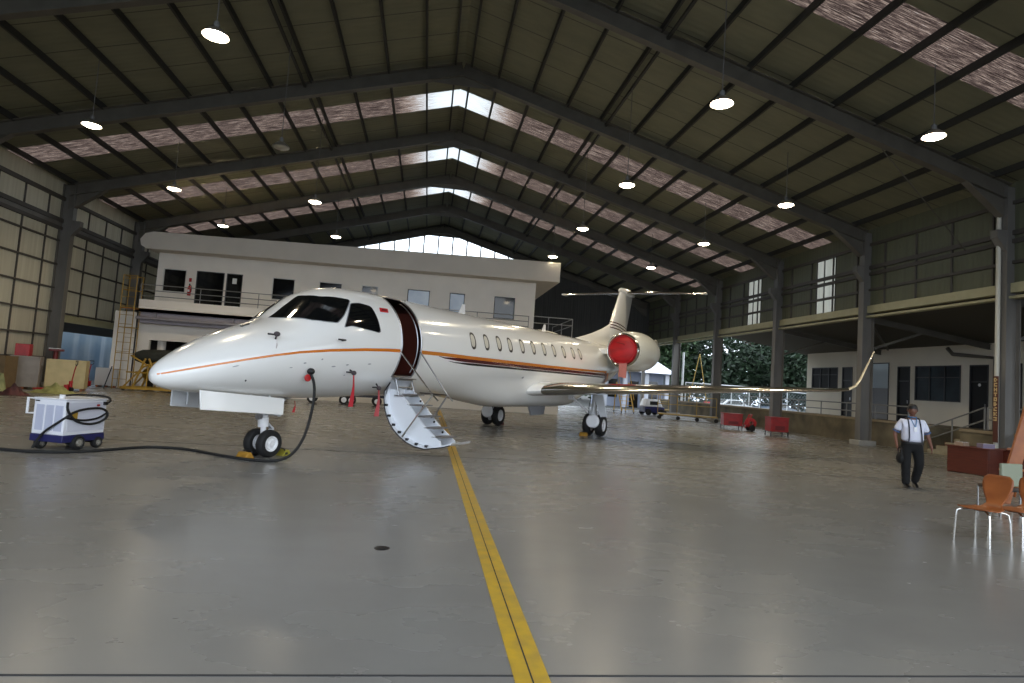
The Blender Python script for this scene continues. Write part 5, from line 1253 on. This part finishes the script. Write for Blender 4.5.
# chain link fence with white frame
mwire = mat('fence wire', (120, 130, 132), .5, .4); mfp = mat('white fence tube', (206, 210, 212), .5)
def fence(a, b, h, label, posts, step=.22):
    t = thing('chain_link_fence', label, 'fence', (a[0], a[1], 0)); A_ = Vector((0, 0, 0)); B_ = Vector((b[0]-a[0], b[1]-a[1], 0)); L_ = (B_-A_).length; d = B_/L_
    for k in range(posts+1): p = B_*k/posts; MB().tube([p, p+Vector((0, 0, h))], .04, 8).build('post', mfp, t)
    for z in (.08, h): MB().tube([Vector((0, 0, z)), B_+Vector((0, 0, z))], .035, 8).build('rail', mfp, t)
    w = MB(); n = int((L_+h)/step)
    for k in range(n):
        s = k*step
        for sg in (1, -1):
            x0, z0, x1, z1 = (s, 0, s-h, h)
            if x0 > L_: z0 = x0-L_; x0 = L_
            if x1 < 0: z1 = h+x1; x1 = 0
            if z1 <= z0: continue
            q0 = d*(x0 if sg > 0 else L_-x0)+Vector((0, 0, z0)); q1 = d*(x1 if sg > 0 else L_-x1)+Vector((0, 0, z1)); w.bar(q0, q1, .014, .014)
    w.build('wire_mesh', mwire, t, smooth=False)
fence((20.6, 46), (26.3, 46.4), 2.6, 'white framed chain link fence behind the railed platform', 2)
fence((27.2, 51), (39, 52.5), 2.5, 'long chain link fence below the dark trees, in front of the white car', 4, .35)
# parked cars
def car(loc, rot, col, label, cat='car'):
    t = thing('car', label, cat, loc, rot); m = mat('car paint '+label[:10], col, .3, coat=.6)
    P = [(-2.2, .35), (-2.25, .7), (-2.05, .92), (-1.5, 1.0), (-.95, 1.42), (.55, 1.45), (1.25, .98), (2.0, .86), (2.2, .62), (2.15, .32)]
    rg = []
    for y, k in ((-.85, .96), (-.8, 1), (.8, 1), (.85, .96)): rg.append([(x*k, y*(1 if z < 1.0 else .86), z if z < 1 else .95+(z-.95)*k) for x, z in P])
    MB().loft(rg).build('body', m, t, angle=30, bevel=.03)
    g = MB()
    for s in (-1, 1): g.add([(-1.25, s*.82, 1.0), (-.85, s*.765, 1.34), (.45, s*.765, 1.36), (1.0, s*.82, 1.0)], [(0, 1, 2, 3)])
    g.add([(1.22, -.66, 1.02), (1.22, .66, 1.02), (.62, .6, 1.41), (.62, -.6, 1.41)], [(0, 1, 2, 3)]); g.add([(-1.48, -.66, 1.04), (-1.48, .66, 1.04), (-1.0, .6, 1.4), (-1.0, -.6, 1.4)], [(0, 1, 2, 3)])
    o = g.build('window_glass', M['glass_dark'], t, smooth=False); sd = o.modifiers.new('thick', 'SOLIDIFY'); sd.thickness = .03; sd.offset = 0
    for x in (-1.35, 1.35):
        for y in (-.8, .8):
            w = MB().lathe([(.16, -.1), (.28, -.11), (.32, -.06), (.32, .06), (.28, .11), (.16, .1)], (x, y, .32), (0, 1, 0), 22).build('wheel', M['rubber'], t)
            MB().lathe([(0, -.1), (.17, -.1), (.17, .1), (0, .1)], (x, y, .32), (0, 1, 0), 16).build('hub', M['steel'], w)
    for y in (-.6, .6):
        MB().box(-2.27, -2.2, y-.15, y+.15, .68, .84).build('tail_light', M['red'], t); MB().box(2.12, 2.2, y-.16, y+.16, .6, .74).build('headlight', M['jet_grey'], t)
    MB().box(-2.28, -2.2, -.8, .8, .35, .5).build('bumper', M['dark_steel'], t)
car((29.6, 55.5, 0), .2, (222, 226, 230), 'white car parked outside behind the fence, right of the grey column')
car((33.5, 54.3, 0), .3, (60, 74, 92), 'dark blue car parked to the right of the white one')
rbx = thing('road_barrier', 'red and white plastic road barrier beside the white parked car', 'barrier', (26.6, 54.0, 0), .2)
MB().hexa([(-.6, -.25, 0), (.6, -.25, 0), (.6, .25, 0), (-.6, .25, 0), (-.55, -.1, 1.1), (.55, -.1, 1.1), (.55, .1, 1.1), (-.55, .1, 1.1)]).build('body', M['red'], rbx, bevel=.04)
for x in (-.35, .3): MB().box(x-.14, x+.14, -.22, .22, .45, .85).build('white_panel', M['white_paint'], rbx, bevel=.02)
pole = MB().tube([(20.3, 46.0, 0), (20.3, 46.0, 5.0)], .09, 12)
tag(pole.build('white_pole', mfp), 'thin white pole standing at the open back corner', 'pole')
ln_ = thing('yellow_a_frame', 'yellow A-shaped lifting frame left of the thick grey column', 'lifting frame', (21.2, 45.0, 0), .2)
for s in (-1, 1): MB().tube([(s*1.1, 0, 0), (0, 0, 4.9)], .035, 8).build('leg', mpy, ln_)
MB().tube([(-.62, 0, 2.1), (.62, 0, 2.1)], .03, 8).build('cross_bar', mpy, ln_)
# ------------------------------------------------------------------ sky, camera, view
w = bpy.data.worlds.new('World'); bpy.context.scene.world = w; w.use_nodes = True
nt = w.node_tree; bgn = nt.nodes['Background']
tc = nt.nodes.new('ShaderNodeTexCoord'); n = nt.nodes.new('ShaderNodeTexNoise'); n.inputs['Scale'].default_value = 1.6; n.inputs['Detail'].default_value = 4
nt.links.new(tc.outputs['Generated'], n.inputs[0]); r = nt.nodes.new('ShaderNodeValToRGB')
r.color_ramp.elements[0].color = (.70, .82, 1.0, 1); r.color_ramp.elements[1].color = (.92, .97, 1, 1); r.color_ramp.elements[0].position = .3; r.color_ramp.elements[1].position = .7
nt.links.new(n.outputs[0], r.inputs[0]); nt.links.new(r.outputs[0], bgn.inputs[0]); bgn.inputs[1].default_value = SKY_STR
cam = bpy.data.cameras.new('Camera'); co = bpy.data.objects.new('Camera', cam); COL.objects.link(co)
cam.sensor_width = 36; cam.sensor_fit = 'HORIZONTAL'; cam.lens = 601.267/1024*36; cam.clip_end = 500; cam.clip_start = .05
R_, U_, F_ = Vector((.98779941, -.14002216, .06816249)), Vector((-.07679001, -.0571601, .99540746)), Vector((.13548293, .9884971, .06721502))
mx = Matrix(((R_.x, U_.x, -F_.x, 0), (R_.y, U_.y, -F_.y, 0), (R_.z, U_.z, -F_.z, 1.6743), (0, 0, 0, 1)))
co.matrix_world = mx
sc_ = bpy.context.scene; sc_.camera = co
vs_ = sc_.view_settings; vs_.view_transform = 'Standard'; vs_.look = 'None'; vs_.gamma = 1; vs_.use_curve_mapping = False; vs_.exposure = 0.
sc_.cycles.max_bounces = 8; sc_.cycles.diffuse_bounces = 5; sc_.cycles.transparent_max_bounces = 8
sc_.cycles.use_denoising = True
sc_.cycles.sample_clamp_indirect = 6
